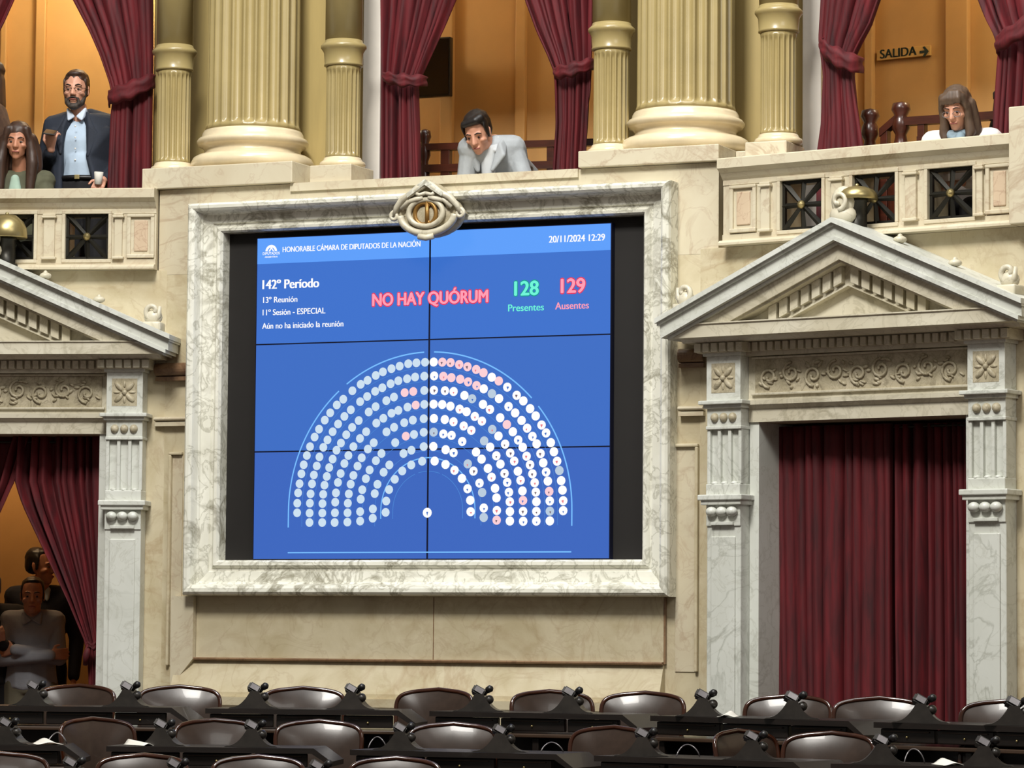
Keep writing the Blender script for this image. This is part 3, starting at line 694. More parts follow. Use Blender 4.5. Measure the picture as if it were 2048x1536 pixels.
# ------------------------------------------------------------------ balustrades of the balcony
def balustrade(F, x0, x1, grilles, posts, panels, label, end_h=None):
    t = thing('marble_balustrade', label, 'balustrade', F, ((x0+x1)/2, 0, 3.531), 'marble balcony balustrades')
    pm = M['pink_marble']
    mb = MB(); mb.prism_yz([(0.25, 3.965), (-0.08, 3.965), (-0.115, 3.99), (-0.115, 4.045), (-0.105, 4.052), (0.25, 4.052)], x0, x1); mb.build('handrail', pm, t)
    mb = MB(); mb.prism_yz([(0.20, 3.895), (-0.045, 3.895), (-0.045, 3.925), (-0.06, 3.94), (-0.08, 3.9645), (0.20, 3.9645)], x0, x1)
    mb.prism_yz([(0.20, 3.5315), (-0.10, 3.5315), (-0.10, 3.545), (-0.085, 3.56), (-0.05, 3.565), (-0.05, 3.598), (0.20, 3.598)], x0, x1)
    # solid stretches between the openings
    edges = [x0] + sum([[a, b] for a, b in grilles], []) + [x1]
    for a, b in zip(edges[::2], edges[1::2]):
        if b - a > 0.005: mb.box(a, b, -0.04, 0.20, 3.598, 3.895)
    mb.build('balustrade_wall', pm, t)
    for a, b in grilles:
        mb = MB()
        for q in ((a-0.022, b+0.022, 3.576, 3.6), (a-0.022, b+0.022, 3.893, 3.917)): mb.bev(q[0], q[1], -0.056, -0.035, q[2], q[3], 0.004)
        for q in ((a-0.022, a), (b, b+0.022)): mb.bev(q[0], q[1], -0.056, -0.035, 3.6, 3.893, 0.004)
        fr_ = mb.build('opening_frame', pm, t)
        mb = MB(); cx, cz_, h, hz = (a+b)/2, 3.7465, (b-a)/2, 0.1465; y = -0.012
        for q in ((a, b, 3.6, 3.618), (a, b, 3.875, 3.893)): mb.box(q[0], q[1], y-0.012, y+0.012, q[2], q[3])
        for q in ((a, a+0.018), (b-0.018, b)): mb.box(q[0], q[1], y-0.012, y+0.012, 3.6, 3.893)
        for k in range(8):
            an = k*PI/4; e = (cx + (h*0.98 if k % 4 == 0 else h*0.94)*math.copysign(1, math.cos(an))*(abs(math.cos(an)) > 0.1), y, cz_ + hz*0.95*math.copysign(1, math.sin(an))*(abs(math.sin(an)) > 0.1))
            mb.tube([(cx, y-0.02, cz_), e], [0.013, 0.022 if k % 2 else 0.018], 4)
        g_ = mb.build('star_grille', M['iron'], t, 'dark iron star grille')
        mb = MB(); mb.smooth = True; mb.lathe([(0.0, 0), (0.026, 0.004), (0.024, 0.016), (0.013, 0.026), (0.0, 0.04)][::-1], 0, 0, 16, M=Matrix.Translation((cx, y-0.025, cz_)) @ Matrix.Rotation(PI/2, 4, 'X')); mb.build('boss', M['brass'], g_, 'brass boss')
    for xm, wd in posts:
        mb = MB(); mb.bev(xm-wd, xm+wd, -0.062, -0.035, 3.61, 3.885, 0.004); mb.bev(xm-wd-0.012, xm+wd+0.012, -0.08, -0.035, 3.866, 3.88, 0.004); mb.bev(xm-wd-0.006, xm+wd+0.006, -0.072, -0.035, 3.88, 3.894, 0.004); mb.bev(xm-wd-0.012, xm+wd+0.012, -0.08, -0.035, 3.598, 3.615, 0.004)
        mb.build('post', pm, t)
    for a, b in panels:
        mb = MB()
        for q in ((a, b, 3.87, 3.89), (a, b, 3.605, 3.63)): mb.bev(q[0], q[1], -0.062, -0.035, q[2], q[3], 0.005)
        for q in ((a, a+0.025), (b-0.025, b)): mb.bev(q[0], q[1], -0.058, -0.035, 3.61, 3.885, 0.005)
        mb.build('panel_border', pm, t)
        mb = MB(); mb.bev(a+0.045, b-0.045, -0.048, -0.035, 3.65, 3.85, 0.006); mb.build('panel', M['brown_pink'], t, 'rosier inset panel')
    return t
M['brown_pink'] = marble('rosy_marble', srgb(208,188,160), srgb(194,170,142), srgb(150,112,92), 1.8, 0.02, 0.6, 0.38)
balustrade(R, 0.185, 2.125, [(0.585, 0.867), (1.075, 1.356), (1.568, 1.858)], [(0.487, 0.03), (0.972, 0.036), (1.462, 0.036), (1.905, 0.02)], [(0.235, 0.42), (1.94, 2.11)], 'beige marble balcony balustrade with three star grilles, seated woman behind it')
balustrade(L, -2.05, -0.066, [(-1.645, -1.36), (-1.153, -0.868), (-0.661, -0.378)], [(-1.256, 0.036), (-0.765, 0.036), (-0.31, 0.025)], [(-0.255, -0.075)], 'beige marble balcony balustrade with star grilles, bearded man behind it')
for F, x0, x1, lab in ((R, 2.127, 2.6, 'pale marble end pier right of the balustrade with three grilles'),):
    mb = MB(); mb.bev(x0, x1, -0.13, 0.3, 3.5315, 4.195, 0.006); single(mb, 'balustrade_pier', M['pink_marble'], F, (x0, 0, 3.5315), lab, 'pier')

# ------------------------------------------------------------------ parapet over the screen, column pedestals
mb = MB(); xa_, xb_ = S.pu(318, 500), S.pu(1437, 500)
for q in ((xa_, -1.45, 0.0, 3.501, 4.05), (1.45, xb_, 0.0, 3.501, 4.05), (-1.45, 1.45, 0.0, 3.765, 4.05), (-1.45, 1.45, 0.10, 3.501, 3.765)): mb.box(q[0], q[1], q[2], 0.30, q[3], q[4])
mb.box(S.pu(583, 360), S.pu(1158, 340), -0.02, 0.3, 4.0, 4.052)
single(mb, 'wall_parapet', M['pink_marble'], S, (0, 0, 3.501), kind='structure')
def pedestal(x0, x1, d0, d1, z0, z1, lab, extra=None, F=S):
    t = thing('column_pedestal', lab, 'pedestal', F, (x0, d1, z0), 'marble pedestals under the columns')
    mb = MB(); mb.bev(x0, x1, -d1, -d0, z0, z1, 0.006); mb.build('block', M['pink_marble'], t)
    for q in extra or (): mb = MB(); mb.bev(*q, 0.006); mb.build('side_block', M['pink_marble'], t)
    return t
zl0 = 4.053
lx0, lx1 = S.pu(284, 340, 0.05), S.pu(584, 340, 0.05)
b0, b1 = S.pu(622, 340, -0.05), S.pu(702, 340, -0.03)
pedestal(lx0, lx1, -0.85, 0.05, zl0, 4.19, 'low marble pedestal under the big fluted column left of the screen', [(lx1+0.001, b0-0.001, 0.20, 0.85, zl0, 4.18), (b0, b1, 0.03, 0.36, zl0, 4.165)])
rx0, rx1 = S.pu(1156, 300, 0.05), S.pu(1437, 300, 0.05)
c0, c1 = S.pu(1492, 290, -0.10), S.pu(1573, 290, -0.08)
pedestal(rx0, rx1, -0.85, 0.05, zl0, 4.155, 'low marble pedestal under the big fluted column right of the screen', [(rx1+0.001, c0-0.001, 0.25, 0.85, zl0, 4.15), (c0, c1, 0.08, 0.42, zl0, 4.175)])

# ------------------------------------------------------------------ columns
def big_column(F, px_, d, zb, lab):
    u = F.pu(px_, 300, d)
    t = thing('fluted_column', lab, 'column', F, (u, d, zb), 'big fluted columns')
    k = 0.305/0.295
    mb = MB(); mb.smooth = True
    pr = [(0.30, zb), (0.372, zb+0.004), (0.398, zb+0.03), (0.40, zb+0.055), (0.385, zb+0.085), (0.36, zb+0.10), (0.345, zb+0.102), (0.318, zb+0.112), (0.312, zb+0.135), (0.325, zb+0.155), (0.345, zb+0.163), (0.35, zb+0.165), (0.362, zb+0.18), (0.364, zb+0.195), (0.352, zb+0.212), (0.335, zb+0.22), (0.332, zb+0.222), (0.328, zb+0.245), (0.318, zb+0.262)]
    mb.lathe(pr, u, -d, 64); mb.build('base', M['cream_paint'], t, 'glossy cream torus base')
    mb = MB(); mb.smooth = True
    mb.lathe([(0.312, zb+0.2622, 0), (0.306, zb+0.29, 0), (0.304, zb+0.295, 0.3), (0.303, zb+0.305, 0.8), (0.302, zb+0.325, 1), (0.300, zb+1.2, 1), (0.297, zb+2.3, 1)], u, -d, 336, 24, 0.028); mb.build('shaft', M['gold_paint'], t)
    return t
big_column(S, 505.5, -0.38, 4.192, 'big ochre fluted column on the pedestal left of the screen')
big_column(S, 1371, -0.38, 4.157, 'big ochre fluted column on the pedestal right of the screen')
def small_column(F, px_, pyb, d, zb, zr, lab):
    u = F.pu(px_, pyb, d)
    t = thing('small_column', lab, 'column', F, (u, d, zb), 'slender columns with fluted lower shafts')
    mb = MB(); mb.smooth = True
    mb.lathe([(0.12, zb), (0.143, zb+0.004), (0.148, zb+0.018), (0.143, zb+0.034), (0.128, zb+0.042), (0.124, zb+0.05), (0.118, zb+0.062)], u, -d, 40); mb.build('base', M['cream_paint'], t)
    mb = MB(); mb.smooth = True
    mb.lathe([(0.114, zb+0.0622, 0), (0.111, zb+0.075, 0), (0.110, zb+0.085, .6), (0.110, zb+0.10, 1), (0.109, zr-0.20, 1), (0.109, zr-0.18, .7), (0.109, zr-0.165, 0), (0.112, zr-0.14, 0)], u, -d, 240, 20, 0.016); mb.build('fluted_shaft', M['gold_paint'], t)
    mb = MB(); mb.smooth = True
    mb.lathe([(0.112, zr-0.1395), (0.124, zr-0.135), (0.124, zr-0.125), (0.121, zr-0.12), (0.126, zr-0.05), (0.138, zr-0.03), (0.146, zr-0.02), (0.146, zr-0.005), (0.136, zr+0.005), (0.124, zr+0.015), (0.119, zr+0.03)], u, -d, 40); mb.build('collar', M['gold_paint'], t)
    mb = MB(); mb.smooth = True; mb.lathe([(0.119, zr+0.0302), (0.116, zb+2.4)], u, -d, 40); mb.build('upper_shaft', M['gold_paint'], t)
    return t
for px_, yb, d, zb, yr, lab in ((346, 335, -0.22, 4.192, 100, 'slender ochre column left of the left big column'), (685, 327, -0.22, 4.167, 90, 'slender ochre column right of the left big column'),
                                (1222, 298, -0.22, 4.157, 56, 'slender ochre column left of the right big column'), (1557, 275, -0.28, 4.177, 20, 'slender ochre column right of the right big column')):
    small_column(S, px_, yb, d, zb, S.pz(px_, yr, d)-0.005, lab)
# painted wall piers behind the columns
for x0, x1, xj, dd, k in ((304, 735, 757, -0.66, 41), (1196, 1612, 1640, -0.66, 43)):
    a, b, j = S.pu(x0, 200, dd), S.pu(x1, 200, dd), S.pu(xj, 200, dd+0.1)
    mb = MB(); mb.box(a, b, 0.68, 1.1, BF+0.002, 6.9); single(mb, 'wall_pier', M['pier_paint'], S, (a, -0.9, BF), kind='structure')
    mb = MB(); mb.bev(b+0.002, j, 0.58, 1.1, BF+0.002, 6.9, 0.006); single(mb, 'trim_%d' % k, M['white_jamb'], S, (b, -0.9, BF), kind='structure')

# benches added as a dark backing so the star grilles look dark
for F, x0, x1, lab in ((R, 0.35, 2.5, 'dark wooden bench added as backing to darken the grilles of the right balustrade'), (L, -2.3, -0.5, 'dark wooden bench added as backing to darken the grilles of the left balustrade')):
    t = thing('backing_bench', lab, 'bench', F, (x0, -1.5, BF+0.001), 'dark backing benches')
    mb = MB(); mb.bev(x0, x1, 1.46, 1.50, BF+0.001, 4.12, 0.006); mb.build('bench_back', M['dark_wood'], t)
    mb = MB(); mb.bev(x0, x1, 1.06, 1.455, BF+0.40, BF+0.45, 0.01); mb.build('bench_seat', M['dark_wood'], t)
    for k in range(4):
        a = x0 + 0.02 + (x1-x0-0.08)*k/3; mb = MB(); mb.bev(a, a+0.04, 1.08, 1.45, BF+0.001, BF+0.399, 0.004); mb.build('bench_support', M['dark_wood'], t)

# ------------------------------------------------------------------ curtains
def interp(pts, t):
    if t <= pts[0][0]: return pts[0][1]
    for (a, b), (c, d) in zip(pts, pts[1:]):
        if t <= c: return b + (d-b)*(t-a)/(c-a)
    return pts[-1][1]
def curtain(F, d, lefts, rights, folds, label, group, tie=None, amp=0.05, seed=0, mat='velvet', cat='curtain', tie_tail=False):
    # lefts / rights: the two hems as (height, position) pairs measured on the bay's plane at depth d
    rr = random.Random(seed)
    lp = sorted([(F.pz(x, y, d), F.pu(x, y, d)) for y, x in lefts]); rp = sorted([(F.pz(x, y, d), F.pu(x, y, d)) for y, x in rights])
    z0, z1 = min(lp[0][0], rp[0][0]), max(lp[-1][0], rp[-1][0])
    ph = [rr.uniform(-0.5, 0.5) for _ in range(folds+2)]; wob = rr.uniform(0, 6)
    def surf(s, t, dd=0.0):
        z = z0 + (z1-z0)*t
        a, b = interp(lp, z), interp(rp, z)
        wdt = max(0.05, b-a)
        q = s*folds + 0.25*math.sin(s*9+wob) + 0.22*math.sin(s*21+wob*2.3) + 0.18*math.sin(t*2.6 + s*5 + wob)
        am = amp*min(1.0, 0.45 + wdt*0.6)
        f = math.sin(2*PI*q); f2 = math.sin(2*PI*q*2.3 + wob)
        y = am*(f + 0.3*f2)*(1.0 + 0.3*math.sin(s*7+wob))
        u = a + (b-a)*s + am*0.25*math.cos(2*PI*q)
        u = min(max(u, a), b)
        return Vector((u, -d + y + dd, z))
    t_ = thing('curtain', label, cat, F, ((lp[0][1]+rp[0][1])/2, d, z0), group)
    mb = MB(); mb.smooth = True; nu, nv = folds*10, 44
    mb.grid(lambda s, t: surf(s, t), nu, nv)
    o = mb.build('drape', M[mat], t_)
    so = o.modifiers.new('cloth', 'SOLIDIFY'); so.thickness = 0.012
    if tie:
        (xa, ya), (xb, yb), wd = tie                 # band from one point to another
        ua, za = F.px(xa, ya, d+0.07); ub, zb = F.px(xb, yb, d+0.07)
        hw = wd/2
        mb = MB(); mb.smooth = True
        def band_(s, t):
            a = PI*s; uu = ua + (ub-ua)*s; zz = za + (zb-za)*s - 0.02*math.sin(PI*s)
            bul = 0.095*math.sin(a)**0.4 if 0 < s < 1 else -0.03
            return Vector((uu, -d - 0.02 - bul - 0.02*math.sin(t*PI) + 0.008*math.sin(t*11+s*5), zz + (t-0.5)*2*hw*(0.62+0.38*s*math.sin(PI*min(1,s*1.02))+0.1*(1-s)) + 0.008*math.sin(s*19+t*3)))
        mb.grid(band_, 24, 6); tb = mb.build('tieback', M[mat], t_)
        so = tb.modifiers.new('cloth', 'SOLIDIFY'); so.thickness = 0.012
    if tie_tail:
        xa, ya, xb, yb, wd = tie_tail
        ua, za = F.px(xa, ya, d+0.08); ub, zb = F.px(xb, yb, d+0.08)
        mb = MB(); mb.smooth = True; mb.tube([(ua, -d-0.1, za), ((ua+ub)/2, -d-0.12, (za+zb)/2), (ub, -d-0.1, zb)], [wd, wd*1.3, wd*0.8], 8); mb.build('tassel', M[mat], t_)
    return t_
GB, GD = 'red velvet curtains of the balcony', 'red velvet curtains of the doorways'
dB = -0.62
curtain(L, dB, [(-60, 118), (0, 147), (60, 178), (110, 200), (150, 214), (165, 219), (200, 227), (300, 222), (372, 219), (470, 219)], [(-60, 304), (150, 302), (470, 298)], 8, 'red velvet balcony curtain tied back right of the bearded man', GB, ((212, 196), (306, 160), 0.15), 0.05, 1)
curtain(L, dB, [(-60, -130), (0, -120), (150, -140), (470, -140)], [(-60, 55), (0, 30), (40, 12), (80, -8), (150, -40), (470, -50)], 7, 'red velvet curtain cut by the top left corner, left of the bearded man', GB, None, 0.05, 2)
curtain(S, dB, [(-60, 757), (0, 760), (150, 764), (250, 763), (375, 762), (460, 760)], [(-60, 930), (0, 908), (50, 888), (100, 866), (145, 846), (165, 836), (200, 837), (280, 840), (375, 843), (460, 843)], 8, 'red velvet balcony curtain tied back left of the man in the pale suit', GB, ((762, 152), (846, 160), 0.10), 0.05, 3)
curtain(S, dB, [(-60, 1030), (0, 1050), (60, 1072), (110, 1095), (140, 1107), (165, 1110), (250, 1112), (345, 1106), (460, 1104)], [(-60, 1192), (0, 1186), (130, 1183), (345, 1172), (460, 1170)], 8, 'red velvet balcony curtain tied back right of the man in the pale suit', GB, ((1104, 146), (1184, 126), 0.11), 0.05, 4)
curtain(R, dB, [(-60, 1640), (0, 1642), (80, 1638), (110, 1642), (150, 1648), (250, 1645), (305, 1638), (460, 1636)], [(-60, 1785), (0, 1763), (50, 1745), (90, 1722), (110, 1712), (150, 1708), (200, 1714), (250, 1722), (305, 1730), (460, 1735)], 7, 'red velvet balcony curtain tied back left of the exit sign', GB, ((1636, 88), (1716, 128), 0.15), 0.05, 5)
curtain(R, dB, [(-60, 1940), (0, 1960), (40, 1975), (70, 1990), (100, 1999), (170, 1994), (270, 1986), (460, 1984)], [(-60, 2130), (150, 2130), (460, 2120)], 7, 'red velvet curtain tied back at the right edge beside the seated woman', GB, ((1986, 92), (2100, 20), 0.15), 0.05, 6)
# lower doors
dD = -0.24
curtain(L, dD, [(872, 36), (965, 30), (1010, 45), (1050, 64), (1100, 88), (1150, 112), (1200, 136), (1250, 157), (1285, 172), (1310, 177), (1400, 181), (1690, 184)], [(872, 208), (1690, 204)], 9, 'red curtain drawn aside at the right of the left doorway', GD, ((170, 1289), (208, 1283), 0.06), 0.045, 7, tie_tail=(180, 1290, 172, 1330, 0.018))
curtain(L, dD-0.02, [(872, -160), (1690, -170)], [(872, 60), (900, 50), (965, 30), (1010, 10), (1060, -14), (1150, -60), (1290, -125), (1690, -130)], 8, 'red curtain drawn aside at the far left of the left doorway', GD, None, 0.045, 8)
curtain(R, dD, [(856, 1530), (1830, 1546)], [(856, 1782), (1830, 1786)], 12, 'long closed red curtain, left half of the right doorway', GD, None, 0.045, 9)
curtain(R, dD-0.03, [(850, 1770), (1830, 1780)], [(850, 1950), (1830, 1955)], 10, 'long closed red curtain, right half of the right doorway', GD, None, 0.045, 10)
for F, c, lab in ((R, RC, 'thin curtain rod under the lintel of the right doorway'), (L, LC, 'thin curtain rod under the lintel of the left doorway')):
    mb = MB(); mb.smooth = True; mb.tube([(c-DW+0.001, 0.25, 2.438), (c+DW-0.001, 0.25, 2.438)], 0.008, 8); single(mb, 'curtain_rod', M['iron'], F, (c, -0.25, 2.438), lab, 'curtain rod')

# ------------------------------------------------------------------ balcony fittings
u0, z0 = S.px(838, 196, -2.35); u1, z1 = S.px(903, 74, -2.35)
t = thing('television', 'black flat television on the balcony wall behind the left centre curtain', 'television', S, (u0, -2.35, z0))
mb = MB(); mb.bev(u0-0.12, u1, 2.33, 2.38, z0, z1, 0.006); mb.build('casing', M['black'], t)
mb = MB(); mb.box(u0-0.11, u1-0.012, 2.327, 2.3295, z0+0.012, z1-0.012); mb.build('dark_screen', plain('dark_glass', srgb(12,12,13), 0.15), t)
mb = MB(); mb.box(u0-0.02, u1-0.1, 2.381, 2.59, (z0+z1)/2-0.08, (z0+z1)/2+0.08); mb.build('wall_bracket', M['iron'], t)
a, zb_ = R.px(1754, 122, -2.58); b, zt_ = R.px(1861, 90, -2.58)
t = thing('exit_sign', 'small exit sign reading SALIDA with an arrow on the orange wall', 'sign', R, (a, -2.58, zb_))
mb = MB(); mb.bev(a, b, 2.575, 2.598, zb_, zt_, 0.003); mb.build('plate', plain('sign_plate', srgb(200,160,92), 0.5), t)
ink = plain('sign_ink', srgb(26,44,38), 0.5)
ua, za = R.px(1760, 117, -2.57); text_mesh('SALIDA', 'lettering', ink, ua, R.pu(1832, 113, -2.57), za, 0.062, -2.573, R, 0.0, t, [(-0.003, 0), (0, 0), (0.003, 0)])
ua, za = R.px(1839, 104, -2.57); ub = R.pu(1857, 102, -2.57)
mb = MB(); mb.prism_xz([(ua, za-0.008), (ub-0.03, za-0.008), (ub-0.045, za-0.032), (ub-0.03, za-0.034), (ub, za), (ub-0.03, za+0.034), (ub-0.045, za+0.032), (ub-0.03, za+0.008), (ua, za+0.008)], 2.571, 2.5745); mb.build('arrow', ink, t)
# turned wooden barriers on the balcony
def baluster(mb, u, y, z0, z1, r):
    h = z1-z0
    mb.lathe([(r*1.1, z0), (r*1.1, z0+h*0.08), (r*0.6, z0+h*0.12), (r*0.55, z0+h*0.2), (r*1.25, z0+h*0.42), (r*1.3, z0+h*0.55), (r*1.2, z0+h*0.7), (r*0.7, z0+h*0.8), (r*0.55, z0+h*0.84), (r*0.9, z0+h*0.87), (r*0.8, z0+h*0.91), (r*0.6, z0+h*0.93), (r*0.95, z0+h*0.96), (r*0.8, z0+h*0.99), (0.005, z1)], u, y, 12)
def barrier(F, d, posts, rails, uprights, label):
    us = [p[0] for p in posts]
    t = thing('wooden_barrier', label, 'barrier', F, (posts[0][0], d, BF+0.001), 'dark turned wooden barriers')
    for u, zt, r in posts:
        mb = MB(); mb.smooth = True; baluster(mb, u, -d, BF+0.001, zt, r); mb.build('turned_post', M['rail_wood'], t)
    for a, za, b, zb, hh in rails:
        mb = MB(); y = -d; mb.add([(a, y-0.03, za-hh), (b, y-0.03, zb-hh), (b, y+0.03, zb-hh), (a, y+0.03, za-hh), (a, y-0.03, za), (b, y-0.03, zb), (b, y+0.03, zb), (a, y+0.03, za)], [(0,3,2,1),(4,5,6,7),(0,1,5,4),(1,2,6,5),(2,3,7,6),(3,0,4,7)]); mb.build('rail', M['rail_wood'], t)
    for a, b, za, zb in uprights:
        mb = MB(); mb.bev(a, b, -d-0.025, -d+0.025, za, zb, 0.004); mb.build('upright', M['rail_wood'], t)
    return t
d = -1.15
P_ = lambda F, x, y, dd=d: F.px(x, y, dd)
a = P_(S, 850, 258); b = P_(S, 858, 288); c = P_(S, 1200, 278); e = P_(S, 1200, 320); e0 = P_(S, 858, 330)
barrier(S, d, [(a[0], a[1], 0.045)], [(a[0], b[1]+0.0, c[0], c[1], 0.045), (a[0], e0[1], c[0], e[1], 0.05)], [(P_(S, 884, 300)[0], P_(S, 902, 300)[0], BF+0.001, b[1]-0.02), (P_(S, 1096, 300)[0], P_(S, 1110, 300)[0], BF+0.001, c[1]-0.02)], 'dark wooden rail with turned post behind the man in the pale suit')
d = -0.85
a = P_(R, 1740, 217, d); b = P_(R, 1802, 203, d)
barrier(R, d, [(a[0], a[1], 0.062), (b[0], b[1], 0.062)], [(a[0]+0.08, P_(R, 1765, 258, d)[1], b[0], P_(R, 1795, 225, d)[1], 0.05), (b[0], P_(R, 1802, 236, d)[1], P_(R, 2010, 222, d)[0], P_(R, 2010, 222, d)[1], 0.05), (P_(R, 1838, 270, d)[0], P_(R, 1838, 274, d)[1], P_(R, 2010, 265, d)[0], P_(R, 2010, 262, d)[1], 0.06)], [(P_(R, 1764, 260, d)[0], P_(R, 1778, 260, d)[0], BF+0.001, P_(R, 1770, 262, d)[1]), (P_(R, 1838, 240, d)[0], P_(R, 1852, 240, d)[0], BF+0.001, P_(R, 1840, 236, d)[1])], 'brown wooden rail with two turned posts beside the seated woman')
d = -1.3
barrier(L, d, [(P_(L, 18, 330, d)[0]-0.9, P_(L, 10, 322, d)[1], 0.05)], [(P_(L, 18, 330, d)[0]-0.9, P_(L, 0, 346, d)[1], P_(L, 235, 344, d)[0], P_(L, 235, 344, d)[1], 0.05), (P_(L, 18, 330, d)[0]-0.9, P_(L, 0, 372, d)[1], P_(L, 235, 372, d)[0], P_(L, 235, 372, d)[1], 0.05)], [], 'dark wooden rail behind the long haired woman and the bearded man')

# warm lamps inside the three balcony bays and the two door rooms
def point(name, loc, power, col, r=0.25):
    d_ = bpy.data.lights.new(name, 'POINT'); d_.energy = power; d_.color = col; d_.shadow_soft_size = r
    o = bpy.data.objects.new(name, d_); COL.objects.link(o); o.location = loc; return o
point('balcony_lamp', L.w(-0.75, -1.7, 6.3), 88, (1.0, 0.88, 0.64))
point('balcony_lamp', S.w(0.3, -1.7, 6.3), 14, (1.0, 0.84, 0.58))
point('balcony_lamp', R.w(1.9, -1.7, 6.3), 72, (1.0, 0.88, 0.64))
point('door_room_lamp', L.w(-1.6, -1.8, 2.9), 34, (1.0, 0.66, 0.34))

# ------------------------------------------------------------------ desks, chairs, voting consoles
def make_chair(label):
    t = thing('armchair', label, 'chair', None, (0, 0, 0), 'brown leather chairs of the deputies')
    Wd, ZL, ZT_, rc = 0.25, 0.40, 0.87, 0.11
    def outline(a):                              # rounded outline of the back, a in 0..2pi -> x, z
        n = 7.0; c_, s_ = math.cos(a), math.sin(a)
        x = math.copysign(abs(c_)**(2/n), c_); z = math.copysign(abs(s_)**(2/6.5), s_)
        zz = (ZL+ZT_)/2 + z*(ZT_-ZL)/2
        return x*Wd*(0.86 + 0.14*(zz-ZL)/(ZT_-ZL)), zz + 0.012*math.cos(PI*x)*max(0, z)
    def bend(x, z): return -0.55*x*x*1.6 + 0.20*(z-0.45) 
    mb = MB(); mb.smooth = True; nr, na = 7, 56; vs = []; fs = []
    zc_ = (ZL+ZT_)/2
    for side in (0, 1):
        b0 = len(vs); vs.append(Vector((0, bend(0, zc_) + (-0.035 if side == 0 else 0.025), zc_)))
        for i in range(1, nr+1):
            r = i/nr
            for j in range(na):
                x, z = outline(2*PI*j/na); x *= r; z = zc_ + (z-zc_)*r
                puff = 0.035*(1-r**3.0)
                vs.append(Vector((x, bend(x, z) + (-puff if side == 0 else puff*0.7), z)))
        for j in range(na): fs.append((b0, b0+1+j, b0+1+(j+1) % na))
        for i in range(nr-1):
            for j in range(na):
                a = b0+1+i*na; fs.append((a+j, a+na+j, a+na+(j+1) % na, a+(j+1) % na))
    mb.add(vs, fs); mb.build('backrest', M['leather'], t)
    mb = MB(); mb.smooth = True
    mb.tube([(outline(2*PI*j/64)[0]*1.02, bend(*outline(2*PI*j/64)), outline(2*PI*j/64)[1]) for j in range(64)], 0.013, 10, True); mb.build('back_frame', M['chair_wood'], t)
    mb = MB(); mb.smooth = True
    mb.bev(-0.24, 0.24, -0.44, 0.02, 0.40, 0.47, 0.03); mb.build('seat', M['leather'], t)
    for sx in (-1, 1):
        for yy in (-0.40, 0.0):
            mb = MB(); mb.smooth = True; mb.tube([(sx*0.2, yy, 0.40), (sx*0.205, yy*1.02, 0.2), (sx*0.22, yy*1.05, 0.0)], [0.025, 0.02, 0.017], 8); mb.build('leg', M['chair_wood'], t)
        mb = MB(); mb.smooth = True; mb.tube([(sx*0.24, 0.02, 0.55), (sx*0.26, -0.12, 0.60), (sx*0.26, -0.32, 0.60), (sx*0.245, -0.38, 0.55), (sx*0.235, -0.36, 0.42)], 0.018, 8); mb.build('armrest', M['chair_wood'], t)
    return t
ZF = (0.0, -0.19, -0.36)
chair0 = None
def place_chair(px_, row, dist, yaw, label):
    global chair0
    if chair0 is None: c = chair0 = make_chair(label)
    else: c = copy_tree(chair0); c['label'] = label
    p = at_depth(px_, 1400, dist)
    c.location = (p.x, p.y, ZF[row]); c.rotation_euler = (0, 0, yaw); c.scale = (1, 1, (1.0, 1.02, 1.03)[row])
    return c
def make_desk(Wd, label):                         # front edge at y = 0, left end at x = 0
    t = thing('desk', label, 'desk', None, (0, 0, 0), 'dark wooden desks in curved rows')
    Hh = 0.77
    mb = MB(); mb.prism_xz([(0, Hh-0.03), (0, Hh), (Wd-0.10, Hh), (Wd, Hh-0.072), (Wd, Hh-0.10), (Wd-0.11, Hh-0.03)], -0.02, 0.45); mb.build('desktop', M['dark_wood'], t)
    for a, b in ((0.02, Wd*0.32), (Wd*0.335, Wd*0.64), (Wd*0.655, Wd-0.14)):
        mb = MB(); mb.bev(a, b, 0.012, 0.05, Hh-0.105, Hh-0.032, 0.006); f = mb.build('front_drawer', M['dark_wood'], t)
        mb = MB(); mb.smooth = True; mb.ell(((a+b)/2, 0.008, Hh-0.075), (0.007, 0.006, 0.007), 10, 6); mb.build('keyhole_plate', M['brass'], f)
        mb = MB(); mb.bev(a+0.03, b-0.03, 0.004, 0.012, Hh-0.050, Hh-0.043, 0.002); mb.build('drawer_moulding', M['ledge_wood'], f)
    mb = MB(); mb.bev(0.02, Wd-0.10, -0.005, 0.44, Hh-0.14, Hh-0.118, 0.005); mb.build('ledge', M['ledge_wood'], t)
    mb = MB(); mb.bev(0.02, Wd-0.12, 0.16, 0.19, 0.0, Hh-0.141, 0.004); mb.build('modesty_panel', M['dark_wood'], t)
    for a in (0.03, Wd*0.5-0.02, Wd-0.16):
        mb = MB(); mb.bev(a, a+0.04, 0.02, 0.42, 0.0, Hh-0.142, 0.004); mb.build('end_panel', M['dark_wood'], t)
    return t
def place_desk(p0, p1, row, label):
    W_d = math.hypot(p1.x-p0.x, p1.y-p0.y)
    t = make_desk(W_d, label); t.location = (p0.x, p0.y, ZF[row]); t.rotation_euler = (0, 0, math.atan2(p1.y-p0.y, p1.x-p0.x)); return t
